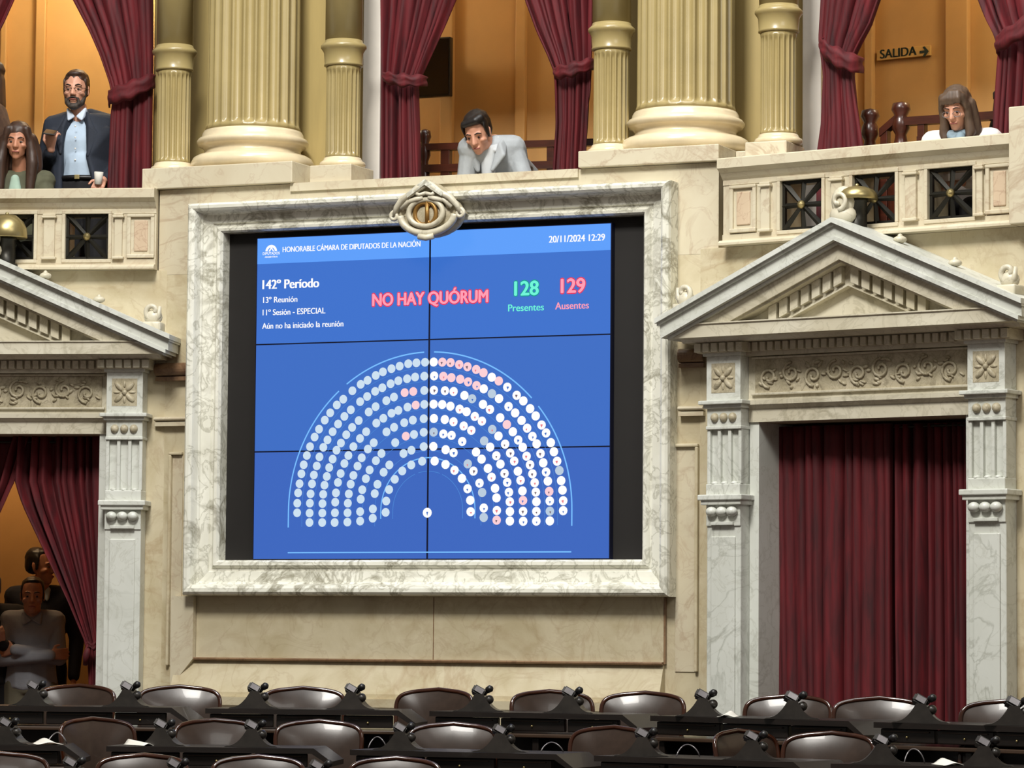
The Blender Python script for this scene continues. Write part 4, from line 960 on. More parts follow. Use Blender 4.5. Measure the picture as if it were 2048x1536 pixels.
def make_console(label):
    t = thing('voting_console', label, 'console', None, (0, 0, 0), 'voting consoles with microphones on the desks')
    pts = [(-0.15, 0)]
    for i in range(9):
        q = i/8; pts.append((-0.135 + 0.115*q, 0.006 + 0.095*q**2.2))
    pts += [(0.03, 0.10)]
    for i in range(9):
        q = i/8; pts.append((0.035 + 0.10*q, 0.006 + 0.08*(1-q)**2.4))
    pts += [(0.15, 0.0)]
    mb = MB(); mb.prism_xz(pts, -0.045, 0.075); mb.build('base', M['console'], t)
    Mx = Matrix.Translation((-0.005, 0.0, 0.112)) @ Matrix.Rotation(0.5, 4, 'Y') @ Matrix.Rotation(-0.35, 4, 'X')
    bm = bmesh.new(); bmesh.ops.create_cube(bm, size=1, matrix=Mx @ Matrix.Diagonal((0.074, 0.08, 0.046, 1))); bmesh.ops.bevel(bm, geom=bm.edges[:], offset=0.008, segments=2, affect='EDGES')
    mb = MB(); mb.bm(bm); h = mb.build('head', M['console'], t)
    bm = bmesh.new(); bmesh.ops.create_cube(bm, size=1, matrix=Mx @ Matrix.Translation((0.004, -0.041, 0)) @ Matrix.Diagonal((0.05, 0.006, 0.03, 1)))
    mb = MB(); mb.bm(bm); mb.build('display', M['console_light'], h)
    mb = MB(); mb.smooth = True; mb.tube([(0.02, 0.0, 0.09), (0.04, -0.01, 0.105), (0.052, -0.02, 0.118)], 0.009, 8); mb.build('stem', M['console'], t)
    mb = MB(); mb.smooth = True; mb.tube([(0.044, -0.012, 0.118), (0.05, -0.016, 0.122), (0.068, -0.03, 0.132), (0.078, -0.036, 0.136)], [0.012, 0.019, 0.021, 0.012], 12); mb.build('microphone', M['black'], t)
    mb = MB(); mb.smooth = True; mb.ell((0.058, 0.0, 0.068), (0.026, 0.03, 0.026), 12, 8); mb.build('speaker_pod', M['console'], t)
    return t
con0 = None
def place_console(px_, py_, row, back, yaw, label):
    global con0
    if con0 is None: c = con0 = make_console(label)
    else: c = copy_tree(con0); c['label'] = label
    p = ground(px_, py_, ZF[row]+0.771)
    c.location = (p.x, p.y+back, ZF[row]+0.771); c.rotation_euler = (0, 0, yaw); return c
DESKS = [
 (0, (-52, 1411), (378, 1415.5), 'dark desk at the far left of the back row, before the left doorway'),
 (0, (412, 1416.5), (832, 1421), 'dark desk of the back row below the left half of the screen'),
 (0, (862, 1422), (1280, 1430), 'dark desk of the back row below the right half of the screen'),
 (0, (1305, 1431), (1732, 1443), 'dark desk of the back row before the left part of the closed red curtains'),
 (0, (1752, 1444), (2120, 1455), 'dark desk of the back row at the right edge'),
 (1, (-260, 1488), (166, 1491), 'dark desk at the left edge of the second row'),
 (1, (214, 1492), (664, 1497), 'dark desk of the second row, second from the left'),
 (1, (703, 1499), (1150, 1509), 'dark desk of the second row, middle one'),
 (1, (1192, 1511), (1625, 1525), 'dark desk of the second row, second from the right'),
 (1, (1664, 1527), (2120, 1538), 'dark desk at the right end of the second row'),
 (2, (60, 1572), (440, 1577), 'dark desk of the front row, left one under the frame edge'),
 (2, (500, 1578), (960, 1584), 'dark desk of the front row, right one under the frame edge')]
DEP = {}
for row, a, b, lab in DESKS:
    z = ZF[row] + 0.77
    p0, p1 = ground(a[0], a[1], z), ground(b[0], b[1], z)
    place_desk(p0, p1, row, lab); DEP.setdefault(row, []).append((a[0], p0.y)); DEP[row].append((b[0], p1.y))
for r_ in DEP: DEP[r_].sort()
CH = [(0, 150, -12, 'brown leather chair before the left doorway, first of the back row'), (0, 359, 6, 'brown leather chair in the back row, second from the left'),
 (0, 608, 8, 'brown leather chair in the back row, third from the left'), (0, 866, -22, 'brown leather chair in the back row under the middle seam of the screen'),
 (0, 1106, 14, 'brown leather chair in the back row, half behind a console, under the screen'), (0, 1284, -16, 'brown leather chair in the back row under the lower right frame corner'),
 (0, 1574, -18, 'brown leather chair in the back row before the left half of the closed curtains'), (0, 1757, -10, 'brown leather chair in the back row before the right half of the closed curtains'),
 (0, 2012, -20, 'brown leather chair in the back row cut by the right edge'),
 (1, 200, 38, 'plain brown leather chair, leftmost of the second row'), (1, 436, 20, 'brown leather chair of the second row, second from the left'),
 (1, 638, 2, 'brown leather chair of the second row with broad shine, third from the left'), (1, 905, -4, 'brown leather chair of the second row with bright patch, right of the seam'),
 (1, 1214, -34, 'dark leather chair half sunk behind the second row desk, right of the screen middle'), (1, 1498, 44, 'brown leather chair of the second row turned sideways behind a console'),
 (1, 1655, -22, 'shiny brown leather chair of the second row before the closed curtains'), (1, 2015, -18, 'brown leather chair at the right end of the second row'),
 (2, 12, 24, 'brown chair with reddish frame in the bottom left corner'), (2, 285, -4, 'front row brown leather chair at the lower edge, second from the left'),
 (2, 518, 4, 'front row brown leather chair at the lower edge under the left of the screen'), (2, 790, -6, 'front row brown leather chair just peeping over the lower edge'),
 (2, 1532, 10, 'front row brown leather chair at the lower edge before the right doorway')]
ZADJ = {1214: -0.07, 905: -0.01, 1106: -0.02, 790: -0.03, 2012: -0.03}
for row, px_, yaw, lab in CH:
    d_ = interp(DEP[row], px_) + 0.72
    if row == 2 and px_ > 1000: d_ = 16.7
    place_chair(px_, row, d_, math.radians(yaw), lab)
CO = [(0, 62, 'left edge, before the arms crossed man'), (0, 250, 'right of the first back row chair'), (0, 506, 'before the plinth, left of the third back row chair'), (0, 702, 'right of the third back row chair'),
 (0, 958, 'greenish, right of the back row chair under the seam'), (0, 1140, 'on the right end of the desk under the screen'), (0, 1408, 'before the left pilaster of the right doorway'), (0, 1588, 'before the left closed curtain'), (0, 1848, 'before the right closed curtain'), (0, 2035, 'at the right edge, back row'),
 (1, 6, 'at the left edge of the second row'), (1, 318, 'right of the leftmost second row chair'), (1, 500, 'between the second and third chairs of the second row'), (1, 800, 'left of the chair with the bright patch'), (1, 1000, 'right of the chair with the bright patch'), (1, 1288, 'second row, below the lower right frame corner'), (1, 1508, 'second row, before the sideways chair'), (1, 1768, 'second row, right of the shiny chair'), (1, 1975, 'second row, right end'),
 (2, 135, 'front row, at the lower left edge'), (2, 345, 'front row, over the second chair from the left'), (2, 632, 'front row, right of the chair under the screen')]
for i, (row, px_, lab) in enumerate(CO):
    seg = [(a, b) for r_, a, b, _ in DESKS if r_ == row and a[0] <= px_ <= b[0]]
    a, b = seg[0]; y = a[1] + (b[1]-a[1])*(px_-a[0])/(b[0]-a[0])
    place_console(px_, y, row, 0.14, -0.25 + 0.2*((i*7) % 5)/5, 'dark voting console with microphone, ' + lab)
def sheet(px_, row, w_, label, rz, n=5):
    seg = [(a, b) for r_, a, b, _ in DESKS if r_ == row and a[0] <= px_ <= b[0]]
    a, b = seg[0]; y = a[1] + (b[1]-a[1])*(px_-a[0])/(b[0]-a[0]); p = ground(px_, y, ZF[row]+0.771)
    mb = MB(); mb.smooth = True
    mb.grid(lambda s, t_: Vector(((s-0.5)*w_, (t_-0.5)*0.2, 0.002 + 0.03*math.sin(PI*s)**2*(0.4+0.6*t_))), 12, 6)
    o = bpy.data.objects.new('paper_sheet', mb.mesh('paper_sheet', M['paper'])); COL.objects.link(o)
    so = o.modifiers.new('thick', 'SOLIDIFY'); so.thickness = 0.002
    o.location = (p.x, p.y+0.13, ZF[row]+0.773); o.rotation_euler = (0, 0, rz); tag(o, label, 'paper', 'papers lying on the desks')
sheet(88, 1, 0.15, 'curled white paper on the second row desk at the left edge', 0.3)
sheet(272, 1, 0.07, 'white paper slip on the second row desk beside the leftmost chair', 0.7)
sheet(1905, 1, 0.12, 'white papers on the second row desk at the right end', 0.2)
sheet(1460, 0, 0.10, 'white paper on the back row desk before the right doorway pilaster', -0.2)

def cable(px_, row, hgt, wd, label):
    seg = [(a, b) for r_, a, b, _ in DESKS if r_ == row and a[0] <= px_ <= b[0]]
    a, b = seg[0]; y = a[1] + (b[1]-a[1])*(px_-a[0])/(b[0]-a[0]); p = ground(px_, y, ZF[row]+0.771)
    mb = MB(); mb.smooth = True
    mb.tube([(-wd/2 + wd*i/14, 0.03*math.sin(i*0.4), 0.004 + hgt*math.sin(PI*i/14)**0.7) for i in range(15)], 0.0035, 6)
    o = bpy.data.objects.new('cable', mb.mesh('cable', M['console_light'])); COL.objects.link(o)
    o.location = (p.x, p.y+0.2, ZF[row]+0.772); tag(o, label, 'cable', 'loose cables on the desks')
cable(105, 1, 0.06, 0.11, 'thin cable looping over the second row desk at the left edge')
cable(752, 1, 0.06, 0.10, 'thin cable looping up on the second row desk right of the third chair')
cable(1105, 1, 0.05, 0.12, 'thin cable looping on the second row desk before the middle of the wall')
cable(1380, 1, 0.06, 0.12, 'thin cable looping on the second row desk left of the sideways chair')
cable(1838, 1, 0.07, 0.10, 'thin cable looping on the second row desk near the right end')

# ------------------------------------------------------------------ people
class Prims:                                     # convex pieces fused by a voxel remesh into one continuous surface
    def __init__(s): s.mb = MB()
    def hull(s, items, M=None):
        bm = bmesh.new()
        for c, r in items:
            if not isinstance(r, (list, tuple)): r = (r, r, r)
            bmesh.ops.create_icosphere(bm, subdivisions=2, radius=1.0, matrix=Matrix.Translation(c) @ Matrix.Diagonal((r[0], r[1], r[2], 1)))
        res = bmesh.ops.convex_hull(bm, input=bm.verts[:])
        junk = [g for g in res['geom_interior'] if isinstance(g, bmesh.types.BMVert)] + [g for g in res['geom_unused'] if isinstance(g, bmesh.types.BMVert)]
        bmesh.ops.delete(bm, geom=list(set(junk)), context='VERTS')
        s.mb.bm(bm, M); return s
    def cap(s, a, ra, b, rb, M=None): return s.hull([(a, ra), (b, rb)], M)
    def chain(s, pts, rs, M=None):
        for i in range(len(pts)-1): s.cap(pts[i], rs[i], pts[i+1], rs[i+1], M)
        return s
    def build(s, name, mat, parent, voxel=0.006, smooth=4, label=None):
        me = s.mb.mesh(name, mat); o = bpy.data.objects.new(name, me); COL.objects.link(o)
        r = o.modifiers.new('fuse', 'REMESH'); r.mode = 'VOXEL'; r.voxel_size = voxel; r.use_smooth_shade = True
        if smooth: q = o.modifiers.new('smooth', 'SMOOTH'); q.iterations = smooth; q.factor = 0.5
        bpy.context.view_layer.update()
        m2 = bpy.data.meshes.new_from_object(o.evaluated_get(bpy.context.evaluated_depsgraph_get()))
        m2.name = name; o.modifiers.clear(); o.data = m2; bpy.data.meshes.remove(me)
        m2.materials.clear(); m2.materials.append(mat)
        o.parent = parent
        if label: o['label'] = label
        return o
def skin_mat(name, c): return plain(name, c, 0.5, 0, 0, 0.06, 20)
SK_L = skin_mat('skin_light', srgb(205,150,124)); SK_M = skin_mat('skin_tan', srgb(182,126,98))
HAIR_D = plain('hair_black', srgb(24,19,17), 0.45, 0, 0, 0.4, 40, 0.4, stretch=(1,1,0.15)); HAIR_B = plain('hair_brown', srgb(58,38,27), 0.5, 0, 0, 0.4, 40, 0.4, stretch=(1,1,0.12)); HAIR_G = plain('hair_grey', srgb(120,116,110), 0.55, 0, 0, 0.3, 40, 0.4)
BEARD = plain('beard_grey_brown', srgb(58,50,44), 0.7, 0, 0, 0.5, 60, 0.5)
LIP = plain('lip', srgb(150,84,76), 0.5); EYEW = plain('shaded_eye_white', srgb(150,134,124), 0.4); IRIS = plain('iris', srgb(30,20,15), 0.2)  # eye white is darkened to stand for shadow around the eyes
NAVY = plain('navy_wool', srgb(30,37,50), 0.8, 0, 0, 0.2, 9, 0.9); DKNAVY = plain('dark_navy_wool', srgb(24,28,42), 0.85, 0, 0, 0.15, 30); PALE = plain('pale_blue_cotton', srgb(172,190,208), 0.75, 0, 0, 0.05, 9, 0.9); GREYJ = plain('pale_grey_linen', srgb(156,161,164), 0.75, 0, 0, 0.14, 8, 1.0)
BLACKC = plain('black_cloth', srgb(24,23,26), 0.85); GREYS = plain('grey_shirt', srgb(140,142,148), 0.8, 0, 0, 0.1, 8, 1.0); OLIVE = plain('olive_cloth', srgb(82,82,62), 0.85, 0, 0, 0.2, 15); FUR = plain('brown_cloth', srgb(74,52,38), 0.9, 0, 0, 0.35, 30, 0.4); WHITEC = plain('white_cloth', srgb(222,214,208), 0.8); SCARF = plain('blue_grey_scarf', srgb(128,148,160), 0.8, 0, 0, 0.2, 25); MINT = plain('pale_green_blouse', srgb(150,172,156), 0.8); KHAKI = plain('khaki_trousers', srgb(104,98,80), 0.8)
def head_matrix(c, yaw, pitch, roll, k=1.0): return Matrix.Translation(c) @ Euler((pitch, roll, yaw), 'ZYX').to_matrix().to_4x4() @ Matrix.Diagonal((k, k, k, 1))
def head_prims(P, H, fem=False, jaw=1.0):
    j = 0.92 if fem else jaw
    P.hull([((0, 0.012, 0.045), (0.073, 0.092, 0.075)), ((0, -0.012, 0.005), (0.068, 0.074, 0.07))], H)
    P.hull([((0, -0.03, -0.01), (0.062, 0.055, 0.05)), ((0.0, -0.055, -0.098), (0.026*j, 0.024, 0.018)), ((-0.04*j, -0.015, -0.07), 0.016), ((0.04*j, -0.015, -0.07), 0.016)], H)
    P.hull([((-0.035, -0.074, 0.022), (0.02, 0.012, 0.009)), ((0.035, -0.074, 0.022), (0.02, 0.012, 0.009))], H)         # brow
    P.hull([((0, -0.083, 0.012), 0.008), ((0, -0.106, -0.030), 0.0095), ((-0.013, -0.09, -0.034), 0.0075), ((0.013, -0.09, -0.034), 0.0075)], H)   # nose
    for sx in (-1, 1):
        P.hull([((sx*0.043, -0.066, -0.022), (0.017, 0.012, 0.013)), ((sx*0.05, -0.04, -0.03), 0.016)], H)                    # cheek
        P.hull([((sx*0.075, 0.012, 0.012), (0.006, 0.016, 0.018)), ((sx*0.074, 0.008, -0.02), (0.006, 0.01, 0.012))], H)       # ear
    P.hull([((-0.014, -0.082, -0.060), (0.012, 0.01, 0.006)), ((0.014, -0.082, -0.060), (0.012, 0.01, 0.006))], H)
    P.hull([((-0.010, -0.080, -0.071), (0.012, 0.010, 0.006)), ((0.010, -0.080, -0.071), (0.012, 0.010, 0.006))], H)
def face_parts(body, H, closed=False, hairmat=None):
    for sx in (-1, 1):
        mb = MB(); mb.smooth = True; mb.ell((sx*0.031, -0.0715, 0.0), (0.0125, 0.0095, 0.0055 if not closed else 0.004), 14, 8, H); e = mb.build('eye', EYEW if not closed else LIP, body)
        mb = MB(); mb.smooth = True; mb.ell((sx*0.031, -0.0795, -0.0005), (0.0068, 0.004, 0.0062), 10, 6, H); mb.build('iris', IRIS, e)
        mb = MB(); mb.smooth = True; mb.tube([H @ Vector((sx*0.012, -0.087, 0.022)), H @ Vector((sx*0.032, -0.087, 0.029)), H @ Vector((sx*0.052, -0.077, 0.022))], [0.003, 0.0045, 0.0025], 6); mb.build('eyebrow', hairmat or HAIR_D, body)
    mb = MB(); mb.smooth = True; mb.tube([H @ Vector((-0.024, -0.085, -0.066)), H @ Vector((-0.008, -0.0925, -0.063)), H @ Vector((0.008, -0.0925, -0.063)), H @ Vector((0.024, -0.085, -0.066))], [0.002, 0.005, 0.005, 0.002], 6); mb.build('lips', LIP, body)
def hand(P, wrist, d, up, curl=0.5, side=1, k=1.0):
    # palm plus five separate fingers; d = pointing direction, up = back of the hand
    d = Vector(d).normalized(); up = Vector(up); up = (up - d*(up @ d)).normalized(); sdir = d.cross(up)*side
    w0 = Vector(wrist)
    P.hull([(w0, 0.023*k), (w0 + d*0.085*k + sdir*0.032*k, 0.012*k), (w0 + d*0.09*k - sdir*0.032*k, 0.012*k), (w0 + d*0.03*k + sdir*0.03*k, 0.014*k)])
    for i, (o, ln) in enumerate(((0.034, 0.072), (0.012, 0.082), (-0.011, 0.076), (-0.033, 0.06))):
        p = w0 + d*0.088*k + sdir*o*k; a = 0.0; pts = [p]; rs = [0.0095*k]
        for s_ in (0.45, 0.32, 0.23):
            a += curl*1.05; dirn = d*math.cos(a) - up*math.sin(a) + sdir*0.03*(1.5-i)
            p = p + dirn*ln*k*s_; pts.append(p); rs.append(rs[-1]*0.92)
        P.chain(pts, rs)
    p = w0 + d*0.03*k + sdir*0.032*k; q = p + (d*0.6 + sdir*0.8 - up*0.2).normalized()*0.04*k; r = q + (d*0.9 + sdir*0.15 - up*0.5*curl).normalized()*0.034*k
    P.chain([p, q, r], [0.012*k, 0.0105*k, 0.0085*k])
def limb(P, pts, rs): P.chain([Vector(p) for p in pts], rs)
def trunk(P, pel, waist, chest, neck, sh, w=(0.165, 0.145, 0.175), dpt=(0.11, 0.10, 0.115), extra=0.0):
    e = extra; pel, waist, chest, neck = map(Vector, (pel, waist, chest, neck))
    P.hull([(pel, (w[0]+e, dpt[0]+e, 0.09+e)), (waist, (w[1]+e, dpt[1]+e, 0.07+e))])
    P.hull([(waist, (w[1]+e, dpt[1]+e, 0.07+e)), (chest, (w[2]+e, dpt[2]+e, 0.09+e))])
    P.hull([(chest, (w[2]+e, dpt[2]+e, 0.09+e)), (Vector(sh[0]), 0.055+e), (Vector(sh[1]), 0.055+e), (neck + Vector((0, 0.01, -0.03)), 0.055+e)])
def person(F, o, label, group='people watching'):
    e = thing('person', label, 'person', F, o, group); ORG[e] = (0, 0, 0); return e

# --- bearded man standing on the balcony, phone in hand
BX, BD = L.pu(161, 300, -0.85), -0.85
T = person(L, (BX, BD, BF+0.001), 'bearded man in navy blazer and pale blue shirt standing on balcony, holding a phone')
H = head_matrix((-0.03, -0.03, 1.655), 0.03, 0.02, 0.0, 1.10)
ptl, ptr = (-0.195, 0.02, 1.43), (0.215, 0.02, 1.43)
P = Prims(); head_prims(P, H)
P.hull([((-0.02, 0.0, 1.56), (0.055, 0.06, 0.03)), ((-0.01, 0.015, 1.45), (0.065, 0.065, 0.03))])
trunk(P, (0.02, 0.03, 0.98), (0.02, 0.02, 1.12), (0.01, 0.02, 1.31), (0, 0.02, 1.48), (ptl, ptr))
wr, wl = Vector((-0.15, -0.20, 1.235)), Vector((0.205, -0.17, 1.03))
limb(P, [ptl, (-0.265, 0.06, 1.15), wr], [0.055, 0.043, 0.027]); limb(P, [ptr, (0.265, 0.06, 1.13), wl], [0.055, 0.043, 0.027])
hand(P, wr, (0.10, -0.35, 0.9), (-0.35, -1.0, -0.2), 0.75, -1, 1.0); hand(P, wl, (-0.15, -0.8, -0.45), (0.3, -0.3, 0.8), 0.7, 1, 1.0)
for sx in (-1, 1): limb(P, [(0.02+sx*0.09, 0.03, 0.95), (0.02+sx*0.1, 0.02, 0.5), (0.02+sx*0.1, 0.04, 0.08)], [0.088, 0.058, 0.042]); P.hull([((0.02+sx*0.1, 0.05, 0.05), 0.04), ((0.02+sx*0.11, -0.14, 0.03), 0.03)])
B = P.build('body', SK_L, T, 0.005, 3)
face_parts(B, H)
P = Prims()
P.hull([((0, 0.022, 0.066), (0.079, 0.094, 0.073))], H); P.hull([((0, -0.045, 0.098), (0.05, 0.03, 0.02)), ((0, 0.05, 0.09), (0.06, 0.05, 0.045))], H); P.hull([((0, 0.06, 0.0), (0.073, 0.05, 0.05)), ((0, 0.05, 0.05), (0.076, 0.06, 0.05))], H)
for sx in (-1, 1): P.hull([((sx*0.068, -0.012, 0.05), (0.008, 0.03, 0.03)), ((sx*0.070, -0.012, 0.0), (0.006, 0.012, 0.03))], H)
P.build('hair', HAIR_B, B, 0.005, 3)
P = Prims(); P.hull([((0, -0.066, -0.105), (0.034, 0.03, 0.022)), ((-0.048, -0.03, -0.075), (0.014, 0.022, 0.02)), ((0.048, -0.03, -0.075), (0.014, 0.022, 0.02))], H)
for sx in (-1, 1):
    P.hull([((sx*0.062, -0.012, -0.02), (0.009, 0.016, 0.02)), ((sx*0.05, -0.032, -0.075), (0.012, 0.022, 0.018))], H)
    P.hull([((sx*0.004, -0.096, -0.049), (0.008, 0.008, 0.006)), ((sx*0.03, -0.078, -0.058), (0.009, 0.009, 0.008))], H); P.hull([((sx*0.03, -0.078, -0.058), (0.009, 0.009, 0.008)), ((sx*0.033, -0.07, -0.09), (0.012, 0.014, 0.012))], H)
P.build('beard', BEARD, B, 0.005, 2)
mb = MB()
for sx in (-1, 1): mb.tube([H @ Vector((sx*0.033 + 0.023*math.cos(2*PI*i/18), -0.092 + 0.004*abs(math.cos(2*PI*i/18)), 0.0 + 0.015*math.sin(2*PI*i/18))) for i in range(18)], 0.0016, 5, True); mb.tube([H @ Vector((sx*0.056, -0.088, 0.004)), H @ Vector((sx*0.074, -0.03, 0.01)), H @ Vector((sx*0.077, 0.01, 0.008))], 0.0015, 5)
mb.tube([H @ Vector((-0.01, -0.094, 0.004)), H @ Vector((0.01, -0.094, 0.004))], 0.0016, 5); mb.build('glasses', M['iron'], B)
P = Prims(); trunk(P, (0.02, 0.03, 1.02), (0.02, 0.02, 1.12), (0.01, 0.02, 1.31), (0, 0.02, 1.48), (ptl, ptr), extra=0.012); P.hull([((0.02, -0.06, 1.16), (0.11, 0.06, 0.1)), ((0.02, -0.03, 1.0), (0.14, 0.08, 0.04))])
sh = P.build('shirt', PALE, B, 0.008, 4)
P = Prims()
for sx in (-1, 1): P.hull([((-0.02+sx*0.012, -0.075, 1.475), 0.008), ((-0.02+sx*0.06, -0.045, 1.53), 0.009), ((-0.02+sx*0.066, -0.02, 1.50), 0.010), ((-0.02+sx*0.045, -0.085, 1.45), 0.007)])
P.hull([((-0.02, 0.05, 1.53), (0.055, 0.02, 0.02)), ((-0.02, 0.055, 1.48), (0.07, 0.02, 0.02))]); P.build('collar', plain('collar_cotton', srgb(192,204,220), 0.75), sh, 0.005, 2)
mb = MB(); mb.smooth = True
for k in range(4): mb.ell((-0.005, -0.133+0.004*k, 1.40-0.075*k), (0.006, 0.004, 0.006), 8, 6)
mb.build('buttons', M['paper'], sh)
P = Prims(); e = 0.026
limb(P, [ptl, (-0.265, 0.06, 1.15), wr + Vector((-0.015, 0.03, -0.02))], [0.068, 0.06, 0.045]); limb(P, [ptr, (0.265, 0.06, 1.13), wl + Vector((0.02, 0.03, 0.02))], [0.068, 0.06, 0.045])
P.hull([(ptl, 0.068), ((-0.05, 0.06, 1.50), 0.05), ((-0.07, 0.12, 1.25), 0.05), ((-0.17, 0.06, 1.25), 0.07)]); P.hull([(ptr, 0.068), ((0.05, 0.06, 1.50), 0.05), ((0.09, 0.12, 1.25), 0.05), ((0.19, 0.06, 1.25), 0.07)])
P.hull([(ptl, 0.07), ((-0.085, -0.03, 1.46), 0.045), ((-0.125, -0.07, 1.36), 0.045), ((-0.19, -0.03, 1.34), 0.06)]); P.hull([(ptr, 0.07), ((0.07, -0.03, 1.46), 0.045), ((0.115, -0.07, 1.36), 0.045), ((0.2, -0.03, 1.34), 0.06)])
P.hull([((-0.12, 0.12, 1.4), 0.05), ((0.14, 0.12, 1.4), 0.05), ((-0.12, 0.13, 0.88), 0.04), ((0.16, 0.13, 0.88), 0.04)])
P.hull([((-0.16, -0.05, 1.36), 0.06), ((-0.115, -0.105, 1.33), 0.02), ((-0.11, -0.115, 0.9), 0.022), ((-0.18, 0.05, 0.88), 0.05), ((-0.18, 0.05, 1.3), 0.06)])
P.hull([((0.19, -0.05, 1.36), 0.06), ((0.105, -0.105, 1.33), 0.02), ((0.085, -0.12, 1.2), 0.02), ((0.21, 0.05, 1.15), 0.06), ((0.2, 0.05, 1.3), 0.06)])
P.hull([((0.085, -0.12, 1.2), 0.02), ((0.21, 0.05, 1.15), 0.06), ((0.15, -0.125, 0.98), 0.025), ((0.225, 0.05, 0.9), 0.05)])
bl = P.build('blazer', NAVY, B, 0.008, 4)
P = Prims()
P.hull([((-0.075, -0.045, 1.50), 0.014), ((-0.095, -0.105, 1.40), 0.016), ((-0.14, -0.105, 1.35), 0.012), ((-0.105, -0.13, 1.22), 0.010)])
P.hull([((0.055, -0.045, 1.50), 0.014), ((0.085, -0.105, 1.40), 0.016), ((0.14, -0.105, 1.35), 0.012), ((0.085, -0.135, 1.20), 0.010)])
P.build('lapels', NAVY, bl, 0.006, 2)
P = Prims(); P.hull([((0.02, 0.015, 1.03), (0.19, 0.155, 0.03)), ((0.02, 0.02, 0.90), (0.19, 0.15, 0.06))])
for sx in (-1, 1): limb(P, [(0.02+sx*0.09, 0.03, 0.93), (0.02+sx*0.1, 0.02, 0.5), (0.02+sx*0.1, 0.04, 0.06)], [0.10, 0.08, 0.07])
P.build('trousers', BLACKC, B, 0.01, 4)
mb = MB(); mb.smooth = True; mb.tube([(0.02 + 0.186*math.cos(2*PI*i/32), 0.015 + 0.150*math.sin(2*PI*i/32), 1.055) for i in range(32)], 0.018, 6, True); bt = mb.build('belt', M['black'], B)
mb = MB(); mb.bev(0.0, 0.035, -0.16, -0.148, 1.04, 1.07, 0.003); mb.build('buckle', M['brass'], bt)
# the phone and the white paper cup in his hands
def held(name, mb, mats, F, u, d, z, loc, rot, lab, cat):
    o = bpy.data.objects.new(name, mb.mesh(name, mats)); COL.objects.link(o); b = F.w(u, d, z); R_ = Matrix.Rotation(-F.th, 4, 'Z')
    o.matrix_world = Matrix.Translation(b) @ R_ @ Matrix.Translation(loc) @ Euler(rot).to_matrix().to_4x4(); return tag(o, lab, cat)
mb = MB(); mb.bev(-0.038, 0.038, -0.005, 0.005, -0.075, 0.075, 0.004); held('smartphone', mb, M['black'], L, BX, BD, BF, wr + Vector((0.01, -0.075, 0.105)), (-1.25, 0.12, 0.15), 'black phone held up by the bearded man in the navy blazer', 'phone')
mb = MB(); mb.smooth = True; mb.lathe([(0.022, -0.04), (0.024, -0.038), (0.031, 0.04), (0.029, 0.042), (0.02, 0.038)], 0, 0, 20); held('paper_cup', mb, M['paper'], L, BX, BD, BF, wl + Vector((-0.012, -0.10, -0.0)), (0.2, 0.1, 0), 'small white paper cup in the lowered hand of the bearded man', 'cup')

# --- man in the pale suit leaning on the parapet
LX, LD = S.pu(982, 300, -0.62), -0.62
T = person(S, (LX, LD, BF+0.001), 'dark haired man in pale grey suit leaning over the parapet, looking down')
HC = S.px(958, 268, -0.38); hx, hz = HC[0]-LX, HC[1]-BF
H = head_matrix((hx, -0.26, hz), 0.08, 0.50, -0.06, 1.06)
cb = S.px(993, 296, -0.45); sl_ = S.px(936, 300, -0.45); sr_ = S.px(1036, 297, -0.6)
shl, shr = (sl_[0]-LX+0.03, -0.20, sl_[1]-BF), (sr_[0]-LX-0.02, -0.05, sr_[1]-BF)
P = Prims(); head_prims(P, H, False, 0.95)
nk = ((shl[0]+shr[0])/2, -0.08, max(shl[2], shr[2])+0.03)
P.cap((hx+0.012, -0.215, hz-0.06), 0.055, nk, 0.06)
pel, wst, chs = (0.03, 0.30, 0.96), (0.03, 0.20, 1.02), ((shl[0]+shr[0])/2, -0.02, shl[2]-0.09)
trunk(P, pel, wst, chs, nk, (shl, shr))
ehl, ehr = (shl[0]-0.03, -0.20, 0.88), (shr[0]+0.10, -0.08, 0.88); whl, whr = (shl[0]+0.12, -0.24, 0.77), (shr[0]-0.14, -0.22, 0.77)
limb(P, [shl, ehl, whl], [0.05, 0.042, 0.027]); limb(P, [shr, ehr, whr], [0.05, 0.042, 0.027])
hand(P, whl, (1, -0.2, 0), (0, 0, 1), 0.3, 1, 1.0); hand(P, whr, (-1, -0.1, 0.02), (0, 0, 1), 0.3, -1, 1.0)
for sx in (-1, 1): limb(P, [(0.03+sx*0.09, 0.30, 0.92), (0.03+sx*0.1, 0.25, 0.46), (0.03+sx*0.1, 0.33, 0.07)], [0.088, 0.058, 0.042]); P.hull([((0.03+sx*0.1, 0.34, 0.045), 0.04), ((0.03+sx*0.11, 0.16, 0.03), 0.03)])
B = P.build('body', SK_L, T, 0.006, 3)
face_parts(B, H, True)
P = Prims()
P.hull([((0, 0.03, 0.068), (0.081, 0.092, 0.075)), ((0.0, -0.03, 0.10), (0.06, 0.04, 0.028))], H); P.hull([((0, 0.06, 0.0), (0.077, 0.05, 0.06)), ((0, 0.05, 0.06), (0.08, 0.06, 0.05))], H)
P.hull([((-0.045, -0.068, 0.085), 0.02), ((0.03, -0.062, 0.098), 0.026), ((0.05, -0.03, 0.10), 0.03)], H)
for sx in (-1, 1): P.hull([((sx*0.07, -0.02, 0.06), (0.012, 0.04, 0.035)), ((sx*0.072, -0.012, -0.005), (0.006, 0.013, 0.03))], H)
P.build('hair', HAIR_D, B, 0.006, 3)
P = Prims(); trunk(P, pel, wst, chs, nk, (shl, shr), extra=0.03)
